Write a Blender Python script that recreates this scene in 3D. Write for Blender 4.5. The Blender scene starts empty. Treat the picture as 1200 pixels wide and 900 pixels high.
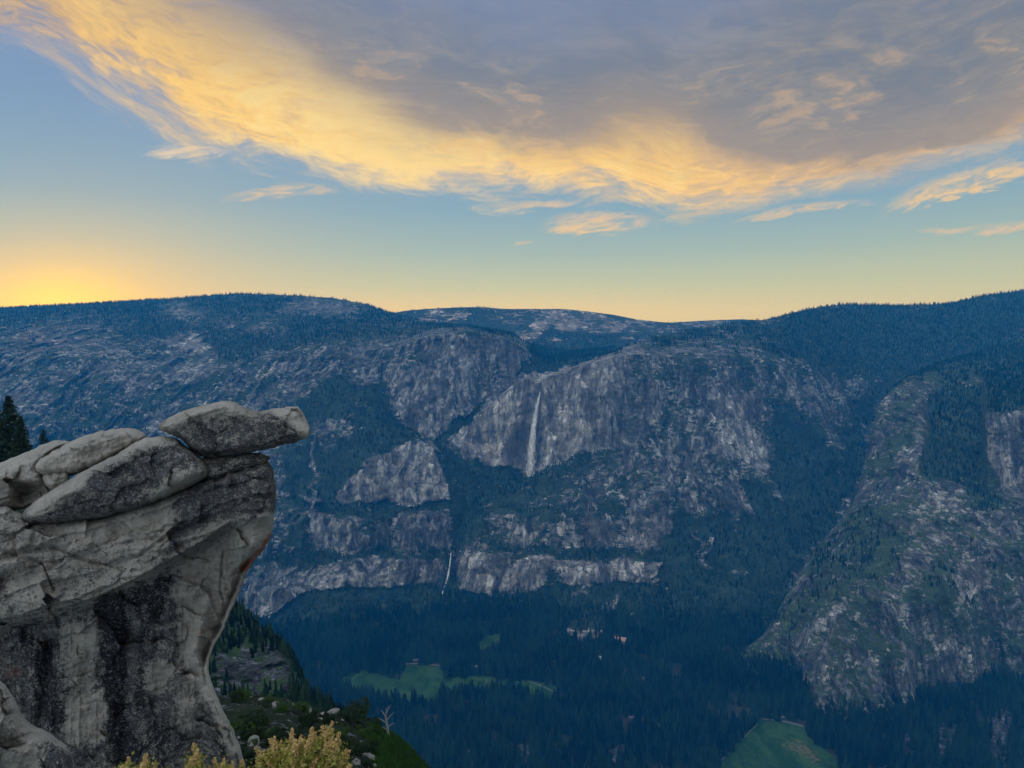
import bpy, bmesh, math, random
import numpy as np
from mathutils import Vector

# ------------------------------------------------------------------ camera
SC = bpy.context.scene
COL = SC.collection
R = math.radians
FPX, CX, CY = 800.0, 600.0, 450.0
PITCH = math.atan(45.0 / 800.0)
CAMZ = 1000.0
cam_data = bpy.data.cameras.new("camera")
cam_data.sensor_width = 36.0
cam_data.lens = 24.0
cam_data.clip_start = 0.1
cam_data.clip_end = 100000.0
cam = bpy.data.objects.new("camera", cam_data)
cam.location = (0, 0, CAMZ)
cam.rotation_euler = (math.pi / 2 - PITCH, 0, 0)
COL.objects.link(cam)
SC.camera = cam

SC.view_settings.view_transform = 'Standard'
SC.view_settings.look = 'None'
SC.view_settings.gamma = 1.0
SC.view_settings.use_curve_mapping = False
SC.view_settings.exposure = 0.0
SC.render.engine = 'CYCLES'
SC.cycles.use_denoising = True
SC.cycles.max_bounces = 5
SC.cycles.diffuse_bounces = 2
SC.cycles.volume_bounces = 1
SC.cycles.transparent_max_bounces = 8

SUN_AZ = math.atan((70 - 600) / 800.0)     # bearing of the set sun, seen from the camera
SUN_EL = R(-1.2)


def s2l(r, g, b):
    f = lambda c: (c / 12.92 if c <= 0.04045 else ((c + 0.055) / 1.055) ** 2.4)
    return (f(r / 255.0), f(g / 255.0), f(b / 255.0))


# ------------------------------------------------------------------ node helper
class NT:
    def __init__(self, tree):
        self.t = tree
        self.n = tree.nodes
        self.l = tree.links

    def put(self, sock, v):
        if v is None:
            return
        if isinstance(v, bpy.types.NodeSocket):
            self.l.new(v, sock)
        else:
            if sock.type == 'RGBA' and hasattr(v, '__len__') and len(v) == 3:
                v = tuple(v) + (1.0,)
            sock.default_value = v

    def m(self, op, a, b=None, c=None, clamp=False):
        n = self.n.new('ShaderNodeMath')
        n.operation = op
        n.use_clamp = clamp
        for i, v in enumerate((a, b, c)):
            self.put(n.inputs[i], v)
        return n.outputs[0]

    def vm(self, op, a, b=None, scale=None):
        n = self.n.new('ShaderNodeVectorMath')
        n.operation = op
        self.put(n.inputs[0], a)
        if b is not None:
            self.put(n.inputs[1], b)
        if scale is not None:
            self.put(n.inputs[3], scale)
        return n.outputs['Value'] if op in ('LENGTH', 'DOT_PRODUCT', 'DISTANCE') else n.outputs[0]

    def xyz(self, v):
        n = self.n.new('ShaderNodeSeparateXYZ')
        self.put(n.inputs[0], v)
        return n.outputs

    def comb(self, x, y, z):
        n = self.n.new('ShaderNodeCombineXYZ')
        for i, v in enumerate((x, y, z)):
            self.put(n.inputs[i], v)
        return n.outputs[0]

    def mix(self, f, a, b, mode='MIX'):
        n = self.n.new('ShaderNodeMix')
        n.data_type = 'RGBA'
        n.blend_type = mode
        self.put(n.inputs[0], f)
        self.put(n.inputs[6], a)
        self.put(n.inputs[7], b)
        return n.outputs[2]

    def step(self, v, lo, hi, a=0.0, b=1.0):
        n = self.n.new('ShaderNodeMapRange')
        n.interpolation_type = 'SMOOTHSTEP'
        self.put(n.inputs['Value'], v)
        self.put(n.inputs['From Min'], lo)
        self.put(n.inputs['From Max'], hi)
        self.put(n.inputs['To Min'], a)
        self.put(n.inputs['To Max'], b)
        return n.outputs[0]

    def noise(self, vec, scale, detail=5, rough=0.55, dist=0.0, col=False, lac=2.0):
        n = self.n.new('ShaderNodeTexNoise')
        self.put(n.inputs['Vector'], vec)
        n.inputs['Scale'].default_value = scale
        n.inputs['Detail'].default_value = detail
        n.inputs['Roughness'].default_value = rough
        n.inputs['Lacunarity'].default_value = lac
        n.inputs['Distortion'].default_value = dist
        return n.outputs['Color' if col else 'Fac']

    def ramp(self, f, stops, interp='LINEAR'):
        n = self.n.new('ShaderNodeValToRGB')
        cr = n.color_ramp
        cr.interpolation = interp
        while len(cr.elements) < len(stops):
            cr.elements.new(0.5)
        for e, (p, c) in zip(cr.elements, stops):
            e.position = p
            e.color = tuple(c) + (1.0,)
        self.put(n.inputs[0], f)
        return n.outputs[0]

    def curve(self, f, pts):
        n = self.n.new('ShaderNodeFloatCurve')
        c = n.mapping.curves[0]
        n.mapping.use_clip = False
        c.points[0].location = pts[0]
        c.points[1].location = pts[-1]
        for p in pts[1:-1]:
            c.points.new(*p)
        for p in c.points:
            p.handle_type = 'AUTO_CLAMPED'
        n.mapping.update()
        self.put(n.inputs['Value'], f)
        return n.outputs[0]

    def attr(self, name):
        n = self.n.new('ShaderNodeAttribute')
        n.attribute_name = name
        return n.outputs['Fac']

    def scale(self, v, s):
        n = self.n.new('ShaderNodeMapping')
        n.inputs['Scale'].default_value = s
        self.put(n.inputs[0], v)
        return n.outputs[0]


# ------------------------------------------------------------------ sky
def pix_dir(px, py):
    a, b = (px - CX) / FPX, (py - CY) / FPX
    cp, sp = math.cos(PITCH), math.sin(PITCH)
    x, y, z = a, cp - b * sp, -sp - b * cp
    return x, y, z


def pix_uv(px, py):
    x, y, z = pix_dir(px, py)
    return x / y, z / y


world = bpy.data.worlds.new("World")
SC.world = world
world.use_nodes = True
wt = NT(world.node_tree)
world.node_tree.nodes.clear()


def build_world():
    N = wt
    tc = N.n.new('ShaderNodeTexCoord').outputs['Generated']
    d = N.vm('NORMALIZE', tc)
    X, Y, Z = N.xyz(d)
    yy = N.m('MAXIMUM', Y, 0.12)
    u = N.m('DIVIDE', X, yy)
    v = N.m('DIVIDE', Z, yy)
    # sky colours by height; the unseen overhead part is brightened to light rock tops
    sky = N.ramp(Z, [
        (0.00, s2l(226, 208, 126)), (0.050, s2l(224, 208, 144)), (0.085, s2l(190, 200, 160)),
        (0.13, s2l(158, 184, 182)), (0.19, s2l(130, 166, 192)), (0.30, s2l(120, 150, 190)),
        (0.42, s2l(112, 134, 182)), (0.60, s2l(140, 162, 208)), (0.80, s2l(200, 216, 246)), (1.0, s2l(214, 228, 252))])
    right = N.step(u, -0.1, 0.7)
    sky = N.mix(N.m('MULTIPLY', right, N.step(Z, 0.16, 0.03, 0, 0.45)), sky, s2l(176, 200, 160))
    # afterglow round the point where the sun went down
    su, sv = pix_uv(66, 360)
    du = N.m('MULTIPLY', N.m('SUBTRACT', u, su), 1.0)
    dv = N.m('MULTIPLY', N.m('SUBTRACT', v, sv), 2.2)
    r2 = N.m('ADD', N.m('MULTIPLY', du, du), N.m('MULTIPLY', dv, dv))
    g1 = N.m('POWER', 2.718, N.m('MULTIPLY', r2, -9.0))
    g2 = N.m('POWER', 2.718, N.m('MULTIPLY', r2, -40.0))
    g3 = N.m('POWER', 2.718, N.m('MULTIPLY', r2, -130.0))
    front = N.step(Y, 0.12, 0.35)
    sky = N.mix(N.m('MULTIPLY', g1, N.m('MULTIPLY', front, 0.62)), sky, s2l(222, 200, 136))
    sky = N.mix(N.m('MULTIPLY', g2, N.m('MULTIPLY', front, 0.95)), sky, (1.0, 0.74, 0.0))
    sky = N.mix(N.m('MULTIPLY', g3, N.m('MULTIPLY', front, 0.95)), sky, (1.12, 0.95, 0.0))
    # unseen sky behind the camera, brightened to light the cliffs and rock faces
    back = N.step(Y, 0.15, -0.55)
    side = N.step(X, 0.8, -0.9, 0.50, 1.40)          # brighter towards the sunset side, dusky away from it
    sky = N.mix(N.m('MULTIPLY', N.step(Z, 0.45, 0.75), 1.0), sky, N.vm('SCALE', sky, scale=side))
    sky = N.mix(back, sky, N.vm('SCALE', N.ramp(Z, [(0.0, (0.25, 0.33, 0.44)), (0.3, (0.50, 0.61, 0.74)), (1.0, (0.95, 1.08, 1.25))]), scale=side))

    # ---- clouds, laid out by bearing and height
    U0, U1, VS = -1.05, 1.05, 0.8
    t = N.m('DIVIDE', N.m('SUBTRACT', u, U0), U1 - U0)

    def cv(pts, val=None):
        out = []
        for p in pts:
            if val is None:
                a, b = pix_uv(p[0], p[1])
                out.append(((a - U0) / (U1 - U0), b / VS))
            else:
                a, b = pix_uv(p[0], 200)
                out.append(((a - U0) / (U1 - U0), p[1]))
        return N.curve(t, out)

    low = N.m('MULTIPLY', cv([(-200, -5), (0, 62), (60, 88), (120, 128), (180, 158), (240, 182), (300, 194), (360, 206), (430, 220),
                              (520, 226), (620, 230), (700, 228), (770, 242), (800, 246), (850, 240), (950, 228), (1040, 212),
                              (1110, 196), (1200, 172), (1400, 120)]), VS)
    h = N.m('SUBTRACT', v, low)                               # height above the cloud's lower edge
    flow = N.comb(N.m('MULTIPLY', u, 1.0), N.m('MULTIPLY', h, 2.6), 0.0)
    warp = N.noise(flow, 3.2, 4, 0.55, col=True)
    wv = N.vm('SCALE', N.vm('SUBTRACT', warp, (0.5, 0.5, 0.5)), scale=0.32)
    flow2 = N.vm('ADD', flow, wv)
    n1 = N.noise(flow2, 5.0, 7, 0.60)
    n2 = N.noise(N.vm('ADD', flow2, (3.1, 1.7, 0.4)), 14.0, 7, 0.62)
    n3 = N.noise(N.scale(flow2, (1.0, 2.6, 1.0)), 26.0, 6, 0.65)
    c1 = N.m('SUBTRACT', n1, 0.5)
    c2 = N.m('SUBTRACT', n2, 0.5)
    c3 = N.m('SUBTRACT', n3, 0.5)
    calm = N.step(u, 0.05, 0.35, 1.0, 0.5)
    hn = N.m('ADD', h, N.m('MULTIPLY', calm, N.m('ADD', N.m('MULTIPLY', c1, 0.12), N.m('ADD', N.m('MULTIPLY', c2, 0.075), N.m('MULTIPLY', c3, 0.04)))))
    soft = cv([(-200, 0.13), (60, 0.11), (250, 0.075), (420, 0.05), (700, 0.032), (900, 0.030), (1200, 0.045), (1400, 0.05)], 1)
    dens = N.step(hn, -0.012, soft)
    # the top thins out
    top = cv([(-200, 0.08), (0, 0.13), (90, 0.20), (200, 0.29), (420, 0.27), (620, 0.20), (700, 0.21), (850, 0.26), (1200, 0.34), (1400, 0.36)], 1)
    topf = N.step(N.m('SUBTRACT', N.m('ADD', h, N.m('MULTIPLY', c1, 0.16)), top), -0.08, 0.16, 1.0, 0.34)
    thin = N.step(N.m('ADD', n2, N.m('MULTIPLY', c1, 0.8)), 0.28, 0.55, 0.30, 1.0)
    left_thin = cv([(-200, 0.75), (0, 0.8), (200, 0.55), (420, 0.25), (600, 0.12), (1400, 0.15)], 1)
    op = N.m('MULTIPLY', N.m('MULTIPLY', dens, topf), N.mix(left_thin, (1, 1, 1), thin))
    op = N.m('MULTIPLY', op, N.step(Z, -0.02, 0.05))
    # colour: gold at the sunlit lower lip, grey above
    gold_w = cv([(-200, 0.20), (0, 0.17), (150, 0.185), (300, 0.155), (420, 0.110), (520, 0.072), (650, 0.065), (780, 0.092), (860, 0.055), (960, 0.035),
                 (1100, 0.026), (1200, 0.04), (1400, 0.05)], 1)
    gh = N.m('ADD', h, N.m('ADD', N.m('MULTIPLY', c1, 0.13), N.m('MULTIPLY', c2, 0.07)))
    gold = N.step(gh, N.m('MULTIPLY', gold_w, 0.45), N.m('MULTIPLY', gold_w, 1.55), 1.0, 0.0)
    tex = N.m('ADD', N.m('MULTIPLY', c2, 1.3), N.m('MULTIPLY', c3, 0.7))
    bright = cv([(-200, 0.4), (0, 0.42), (120, 0.62), (220, 0.72), (330, 0.92), (450, 1.0), (560, 0.9), (700, 0.74), (800, 0.74), (900, 0.6), (1000, 0.5),
                 (1200, 0.5), (1400, 0.4)], 1)
    gcol = N.ramp(N.m('ADD', bright, N.m('MULTIPLY', tex, 0.9)), [
        (0.0, s2l(140, 128, 116)), (0.30, s2l(186, 156, 116)), (0.55, s2l(224, 184, 104)), (0.78, s2l(252, 208, 94)), (1.0, s2l(255, 224, 128))])
    # the lip itself is paler
    lip = N.step(hn, 0.0, 0.055, 0.7, 0.0)
    gcol = N.mix(N.m('MULTIPLY', lip, N.step(u, 0.2, -0.1, 0.35, 1.0)), gcol, s2l(232, 206, 160))
    grey = N.mix(N.step(N.m('ADD', c1, N.m('ADD', N.m('MULTIPLY', c2, 0.8), N.m('MULTIPLY', c3, 0.4))), -0.28, 0.32), s2l(112, 115, 120), s2l(154, 146, 133))
    grey = N.mix(N.step(N.m('SUBTRACT', gh, N.m('MULTIPLY', gold_w, 1.3)), 0.09, -0.02, 0.0, 0.70), grey, s2l(168, 146, 116))
    grey = N.mix(N.step(u, -0.80, -0.25, 0.60, 0.0), grey, s2l(186, 162, 128))
    grey = N.mix(N.step(Z, 0.31, 0.45, 0, 0.55), grey, s2l(118, 128, 150))
    # tan flecks in the grey, on the right
    fleck = N.m('MULTIPLY', N.step(N.m('ADD', n2, N.m('MULTIPLY', c1, 0.9)), 0.55, 0.72), N.m('MULTIPLY', N.step(N.m('SUBTRACT', h, 0.12), -0.09, 0.0), N.step(h, 0.14, 0.24, 1, 0)))
    grey = N.mix(N.m('MULTIPLY', fleck, 0.42), grey, s2l(205, 168, 118))
    ccol = N.mix(gold, grey, gcol)
    sky = N.mix(N.m('MULTIPLY', op, N.m('MULTIPLY', front, 0.96)), sky, ccol)

    # ---- separate wisps below the main cloud
    def wisp(p0, p1, wid, strength, colr, bend=0.0):
        nonlocal sky
        a0, b0 = pix_uv(*p0)
        a1, b1 = pix_uv(*p1)
        L = math.hypot(a1 - a0, b1 - b0)
        ca, sa = (a1 - a0) / L, (b1 - b0) / L
        mu, mv = (a0 + a1) / 2, (b0 + b1) / 2
        x = N.m('SUBTRACT', u, mu)
        y = N.m('SUBTRACT', v, mv)
        al = N.m('DIVIDE', N.m('ADD', N.m('MULTIPLY', x, ca), N.m('MULTIPLY', y, sa)), L / 2)
        ac = N.m('SUBTRACT', N.m('MULTIPLY', y, ca), N.m('MULTIPLY', x, sa))
        ac = N.m('ADD', ac, N.m('MULTIPLY', N.m('SUBTRACT', N.m('MULTIPLY', al, al), 0.5), bend))
        q = N.comb(N.m('MULTIPLY', al, L * 1.6), N.m('MULTIPLY', N.m('SUBTRACT', ac, N.m('MULTIPLY', al, wid * 0.6)), 13.0), p0[0] * 0.37)
        nn = N.noise(q, 5.0, 7, 0.68, 1.2)
        ac = N.m('DIVIDE', N.m('ADD', ac, N.m('MULTIPLY', N.m('SUBTRACT', nn, 0.5), wid * 3.4)), wid)
        rr = N.m('ADD', N.m('MULTIPLY', al, al), N.m('MULTIPLY', ac, ac))
        f = N.m('MULTIPLY', N.step(rr, 1.15, 0.0), N.step(nn, 0.36, 0.60, 0.15, 1.0))
        sky = N.mix(N.m('MULTIPLY', f, N.m('MULTIPLY', front, strength)), sky, colr)

    tan = s2l(238, 204, 132)
    pale = s2l(222, 196, 150)
    wisp((1025, 244), (1260, 186), 0.019, 0.95, tan, 0.012)
    wisp((1070, 272), (1250, 256), 0.008, 0.8, pale, -0.012)
    wisp((850, 260), (1030, 234), 0.0085, 0.75, pale, 0.006)
    wisp((630, 262), (775, 258), 0.016, 0.95, pale, 0.006)
    wisp((640, 268), (740, 268), 0.013, 0.9, tan, 0.004)
    wisp((580, 243), (690, 238), 0.009, 0.85, pale, 0.0)
    wisp((255, 233), (400, 218), 0.010, 0.9, pale, 0.004)
    wisp((165, 180), (270, 176), 0.012, 0.85, s2l(240, 214, 170), 0.0)
    wisp((600, 285), (628, 283), 0.004, 0.4, pale, 0.0)
    # a share of the physical sky model, with the sun just under the horizon
    ns = N.n.new('ShaderNodeTexSky')
    ns.sky_type = 'NISHITA'
    ns.sun_disc = False
    ns.sun_elevation = SUN_EL
    ns.sun_rotation = SUN_AZ
    ns.altitude = 2000.0
    bg1 = N.n.new('ShaderNodeBackground')
    N.put(bg1.inputs[0], ns.outputs[0])
    bg1.inputs[1].default_value = 0.05
    bg2 = N.n.new('ShaderNodeBackground')
    N.put(bg2.inputs[0], sky)
    bg2.inputs[1].default_value = 1.0
    add = N.n.new('ShaderNodeAddShader')
    N.l.new(bg1.outputs[0], add.inputs[0])
    N.l.new(bg2.outputs[0], add.inputs[1])
    out = N.n.new('ShaderNodeOutputWorld')
    N.l.new(add.outputs[0], out.inputs[0])


build_world()
world.cycles.sampling_method = 'MANUAL'
world.cycles.sample_map_resolution = 512

sun_data = bpy.data.lights.new("sun", 'SUN')
sun_data.energy = 2.0
sun_data.angle = R(0.5)
sun_data.color = (1.0, 0.72, 0.42)
sun = bpy.data.objects.new("sun", sun_data)
sdir = Vector((math.sin(SUN_AZ) * math.cos(SUN_EL), math.cos(SUN_AZ) * math.cos(SUN_EL), math.sin(SUN_EL)))
sun.rotation_euler = sdir.to_track_quat('Z', 'Y').to_euler()
sun.location = (-3000, 4000, 2500)
COL.objects.link(sun)

# ------------------------------------------------------------------ numeric helpers
rng = np.random.default_rng(7)
random.seed(7)
CP, SP = math.cos(PITCH), math.sin(PITCH)


def unproj(px, py, d):
    """world point seen at picture coordinates (px, py) at distance d along the optical axis"""
    a = (np.asarray(px, float) - CX) / FPX * d
    b = (np.asarray(py, float) - CY) / FPX * d
    d = np.asarray(d, float)
    return np.stack([a, d * CP - b * SP, CAMZ - d * SP - b * CP], -1)


def d_at_z(py, z):
    b = (py - CY) / FPX
    return (CAMZ - z) / (SP + b * CP)


def proj(p):
    p = np.asarray(p, float)
    x, y, z = p[..., 0], p[..., 1], p[..., 2] - CAMZ
    d = y * CP - z * SP
    b = -(y * SP + z * CP)
    return CX + FPX * x / d, CY + FPX * b / d, d


def _hash(i, j, k, seed):
    h = (i.astype(np.int64) * 374761393 + j.astype(np.int64) * 668265263 + k.astype(np.int64) * 2147483647 * 3 + seed * 974711) & 0xFFFFFFFF
    h = ((h ^ (h >> 13)) * 1274126177) & 0xFFFFFFFF
    h = ((h ^ (h >> 16)) * 2246822519) & 0xFFFFFFFF
    h = h ^ (h >> 15)
    return (h & 0xFFFFFF).astype(np.float32) / np.float32(0xFFFFFF)


def vnoise(x, y, z, seed=0):
    xi, yi, zi = np.floor(x), np.floor(y), np.floor(z)
    fx, fy, fz = x - xi, y - yi, z - zi
    fx = fx * fx * fx * (fx * (fx * 6 - 15) + 10)
    fy = fy * fy * fy * (fy * (fy * 6 - 15) + 10)
    fz = fz * fz * fz * (fz * (fz * 6 - 15) + 10)
    r = 0
    for a in (0, 1):
        wx = fx if a else 1 - fx
        for b in (0, 1):
            wy = fy if b else 1 - fy
            for c in (0, 1):
                wz = fz if c else 1 - fz
                r = r + wx * wy * wz * _hash(xi + a, yi + b, zi + c, seed)
    return r


def fbm(x, y, z, octv=5, seed=0, gain=0.5):
    s, amp, tot = 0, 1.0, 0
    for o in range(octv):
        s = s + amp * (vnoise(x, y, z, seed + o * 17) - 0.5)
        tot += amp
        amp *= gain
        x, y, z = x * 2.03 + 11.3, y * 2.03 + 5.1, z * 2.03 + 7.7
    return s / tot * 2.0      # about -1..1


def ridged(x, y, z, octv=4, seed=0):
    s, amp, tot = 0, 1.0, 0
    for o in range(octv):
        s = s + amp * (1 - np.abs(2 * vnoise(x, y, z, seed + o * 31) - 1))
        tot += amp
        amp *= 0.5
        x, y, z = x * 2.1 + 3.3, y * 2.1 + 1.1, z * 2.1 + 9.7
    return s / tot


def sstep(x, a, b):
    t = np.clip((x - a) / (b - a), 0, 1)
    return t * t * (3 - 2 * t)


def blur(a, r):
    if r < 1:
        return a
    k = int(r)
    for ax in (0, 1):
        for _ in range(2):
            p = np.pad(a, [(k + 1, k) if i == ax else (0, 0) for i in (0, 1)], mode='edge')
            c = np.cumsum(p, axis=ax, dtype=np.float64)
            n = a.shape[ax]
            hi = np.take(c, np.arange(2 * k + 1, 2 * k + 1 + n), axis=ax)
            lo = np.take(c, np.arange(0, n), axis=ax)
            a = ((hi - lo) / (2 * k + 1)).astype(np.float32)
    return a


MX0, MY0, MW, MH = -220, 300, 1640, 720


def poly_mask(poly, x0=MX0, y0=MY0, w=MW, h=MH):
    P = np.asarray(poly, float)
    m = np.zeros((h, w), bool)
    bx0, bx1 = int(max(P[:, 0].min() - x0, 0)), int(min(P[:, 0].max() - x0 + 2, w))
    by0, by1 = int(max(P[:, 1].min() - y0, 0)), int(min(P[:, 1].max() - y0 + 2, h))
    if bx1 <= bx0 or by1 <= by0:
        return m
    yy, xx = np.mgrid[by0:by1, bx0:bx1]
    xx = xx + x0
    yy = yy + y0
    ins = np.zeros(xx.shape, bool)
    for i in range(len(P)):
        xa, ya = P[i]
        xb, yb = P[(i + 1) % len(P)]
        if ya == yb:
            continue
        c = ((ya > yy) != (yb > yy)) & (xx < (xb - xa) * (yy - ya) / (yb - ya) + xa)
        ins ^= c
    m[by0:by1, bx0:bx1] = ins
    return m


class Raster:
    def __init__(self, base, x0=MX0, y0=MY0, w=MW, h=MH):
        self.a = np.full((h, w), base, np.float32)
        self.x0, self.y0, self.w, self.h = x0, y0, w, h

    def poly(self, pts, val, r=2):
        m = blur(poly_mask(pts, self.x0, self.y0, self.w, self.h).astype(np.float32), r)
        self.a = self.a * (1 - m) + val * m

    def ell(self, cx, cy, rx, ry, val, r=1, rot=0):
        t = np.linspace(0, 2 * np.pi, 20)[:-1]
        c, s = math.cos(R(rot)), math.sin(R(rot))
        pts = [(cx + rx * math.cos(q) * c - ry * math.sin(q) * s, cy + rx * math.cos(q) * s + ry * math.sin(q) * c) for q in t]
        self.poly(pts, val, r)

    def line(self, pts, wid, val, r=1):
        for (xa, ya), (xb, yb) in zip(pts[:-1], pts[1:]):
            L = math.hypot(xb - xa, yb - ya) or 1
            nx, ny = -(yb - ya) / L * wid / 2, (xb - xa) / L * wid / 2
            self.poly([(xa + nx, ya + ny), (xb + nx, yb + ny), (xb - nx, yb - ny), (xa - nx, ya - ny)], val, r)

    def get(self, px, py):
        fx = np.clip(px - self.x0, 0, self.w - 1.001)
        fy = np.clip(py - self.y0, 0, self.h - 1.001)
        ix, iy = fx.astype(int), fy.astype(int)
        tx, ty = fx - ix, fy - iy
        a = self.a
        return (a[iy, ix] * (1 - tx) * (1 - ty) + a[iy, ix + 1] * tx * (1 - ty) + a[iy + 1, ix] * (1 - tx) * ty + a[iy + 1, ix + 1] * tx * ty)


def tag(o, label=None, cat=None, group=None, kind=None):
    if label:
        o["label"] = label
    if cat:
        o["category"] = cat
    if group:
        o["group"] = group
    if kind:
        o["kind"] = kind
    return o


def mesh_obj(name, co, quads=None, tris=None, mats=None, parent=None, smooth=True, attrs=None, matidx=None):
    co = np.asarray(co, np.float32).reshape(-1, 3)
    me = bpy.data.meshes.new(name)
    me.vertices.add(len(co))
    me.vertices.foreach_set("co", co.ravel())
    loops, starts, totals = [], [], []
    base = 0
    for f, k in ((quads, 4), (tris, 3)):
        if f is None or len(f) == 0:
            continue
        f = np.asarray(f, np.int32).reshape(-1, k)
        loops.append(f.ravel())
        starts.append(base + np.arange(len(f), dtype=np.int32) * k)
        totals.append(np.full(len(f), k, np.int32))
        base += f.size
    if loops:
        lp = np.concatenate(loops)
        st = np.concatenate(starts)
        me.loops.add(len(lp))
        me.loops.foreach_set("vertex_index", lp)
        me.polygons.add(len(st))
        me.polygons.foreach_set("loop_start", st)
        me.polygons.foreach_set("loop_total", np.concatenate(totals))
        if matidx is not None:
            me.polygons.foreach_set("material_index", np.asarray(matidx, np.int32))
        me.polygons.foreach_set("use_smooth", np.full(len(st), bool(smooth)))
    me.update(calc_edges=True)
    for k, a in (attrs or {}).items():
        at = me.attributes.new(k, 'FLOAT', 'POINT')
        at.data.foreach_set("value", np.asarray(a, np.float32).ravel())
    for m in (mats or []):
        me.materials.append(m)
    o = bpy.data.objects.new(name, me)
    COL.objects.link(o)
    if parent is not None:
        o.parent = parent
    return o


def empty(name, loc, rz=0.0):
    o = bpy.data.objects.new(name, None)
    o.empty_display_size = 0.5
    o.location = loc
    o.rotation_euler = (0, 0, rz)
    COL.objects.link(o)
    return o


def new_mat(name):
    m = bpy.data.materials.new(name)
    m.use_nodes = True
    nt = NT(m.node_tree)
    m.node_tree.nodes.clear()
    b = nt.n.new('ShaderNodeBsdfPrincipled')
    o = nt.n.new('ShaderNodeOutputMaterial')
    nt.l.new(b.outputs[0], o.inputs[0])
    b.inputs['Roughness'].default_value = 0.9
    b.inputs['Specular IOR Level'].default_value = 0.15
    return m, nt, b, o


def simple_mat(name, col, var=0.25, scale=1.0, rough=0.85, randomize=False):
    m, N, b, o = new_mat(name)
    pos = N.n.new('ShaderNodeTexCoord').outputs['Object']
    n = N.noise(pos, scale, 4, 0.6)
    f = N.m('MULTIPLY_ADD', N.m('SUBTRACT', n, 0.5), 2 * var, 1.0)
    if randomize:
        ri = N.n.new('ShaderNodeObjectInfo').outputs['Random']
        f = N.m('MULTIPLY', f, N.m('MULTIPLY_ADD', ri, 0.7, 0.65))
    c = N.vm('SCALE', tuple(col), scale=f)
    N.put(b.inputs['Base Color'], c)
    b.inputs['Roughness'].default_value = rough
    return m


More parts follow.
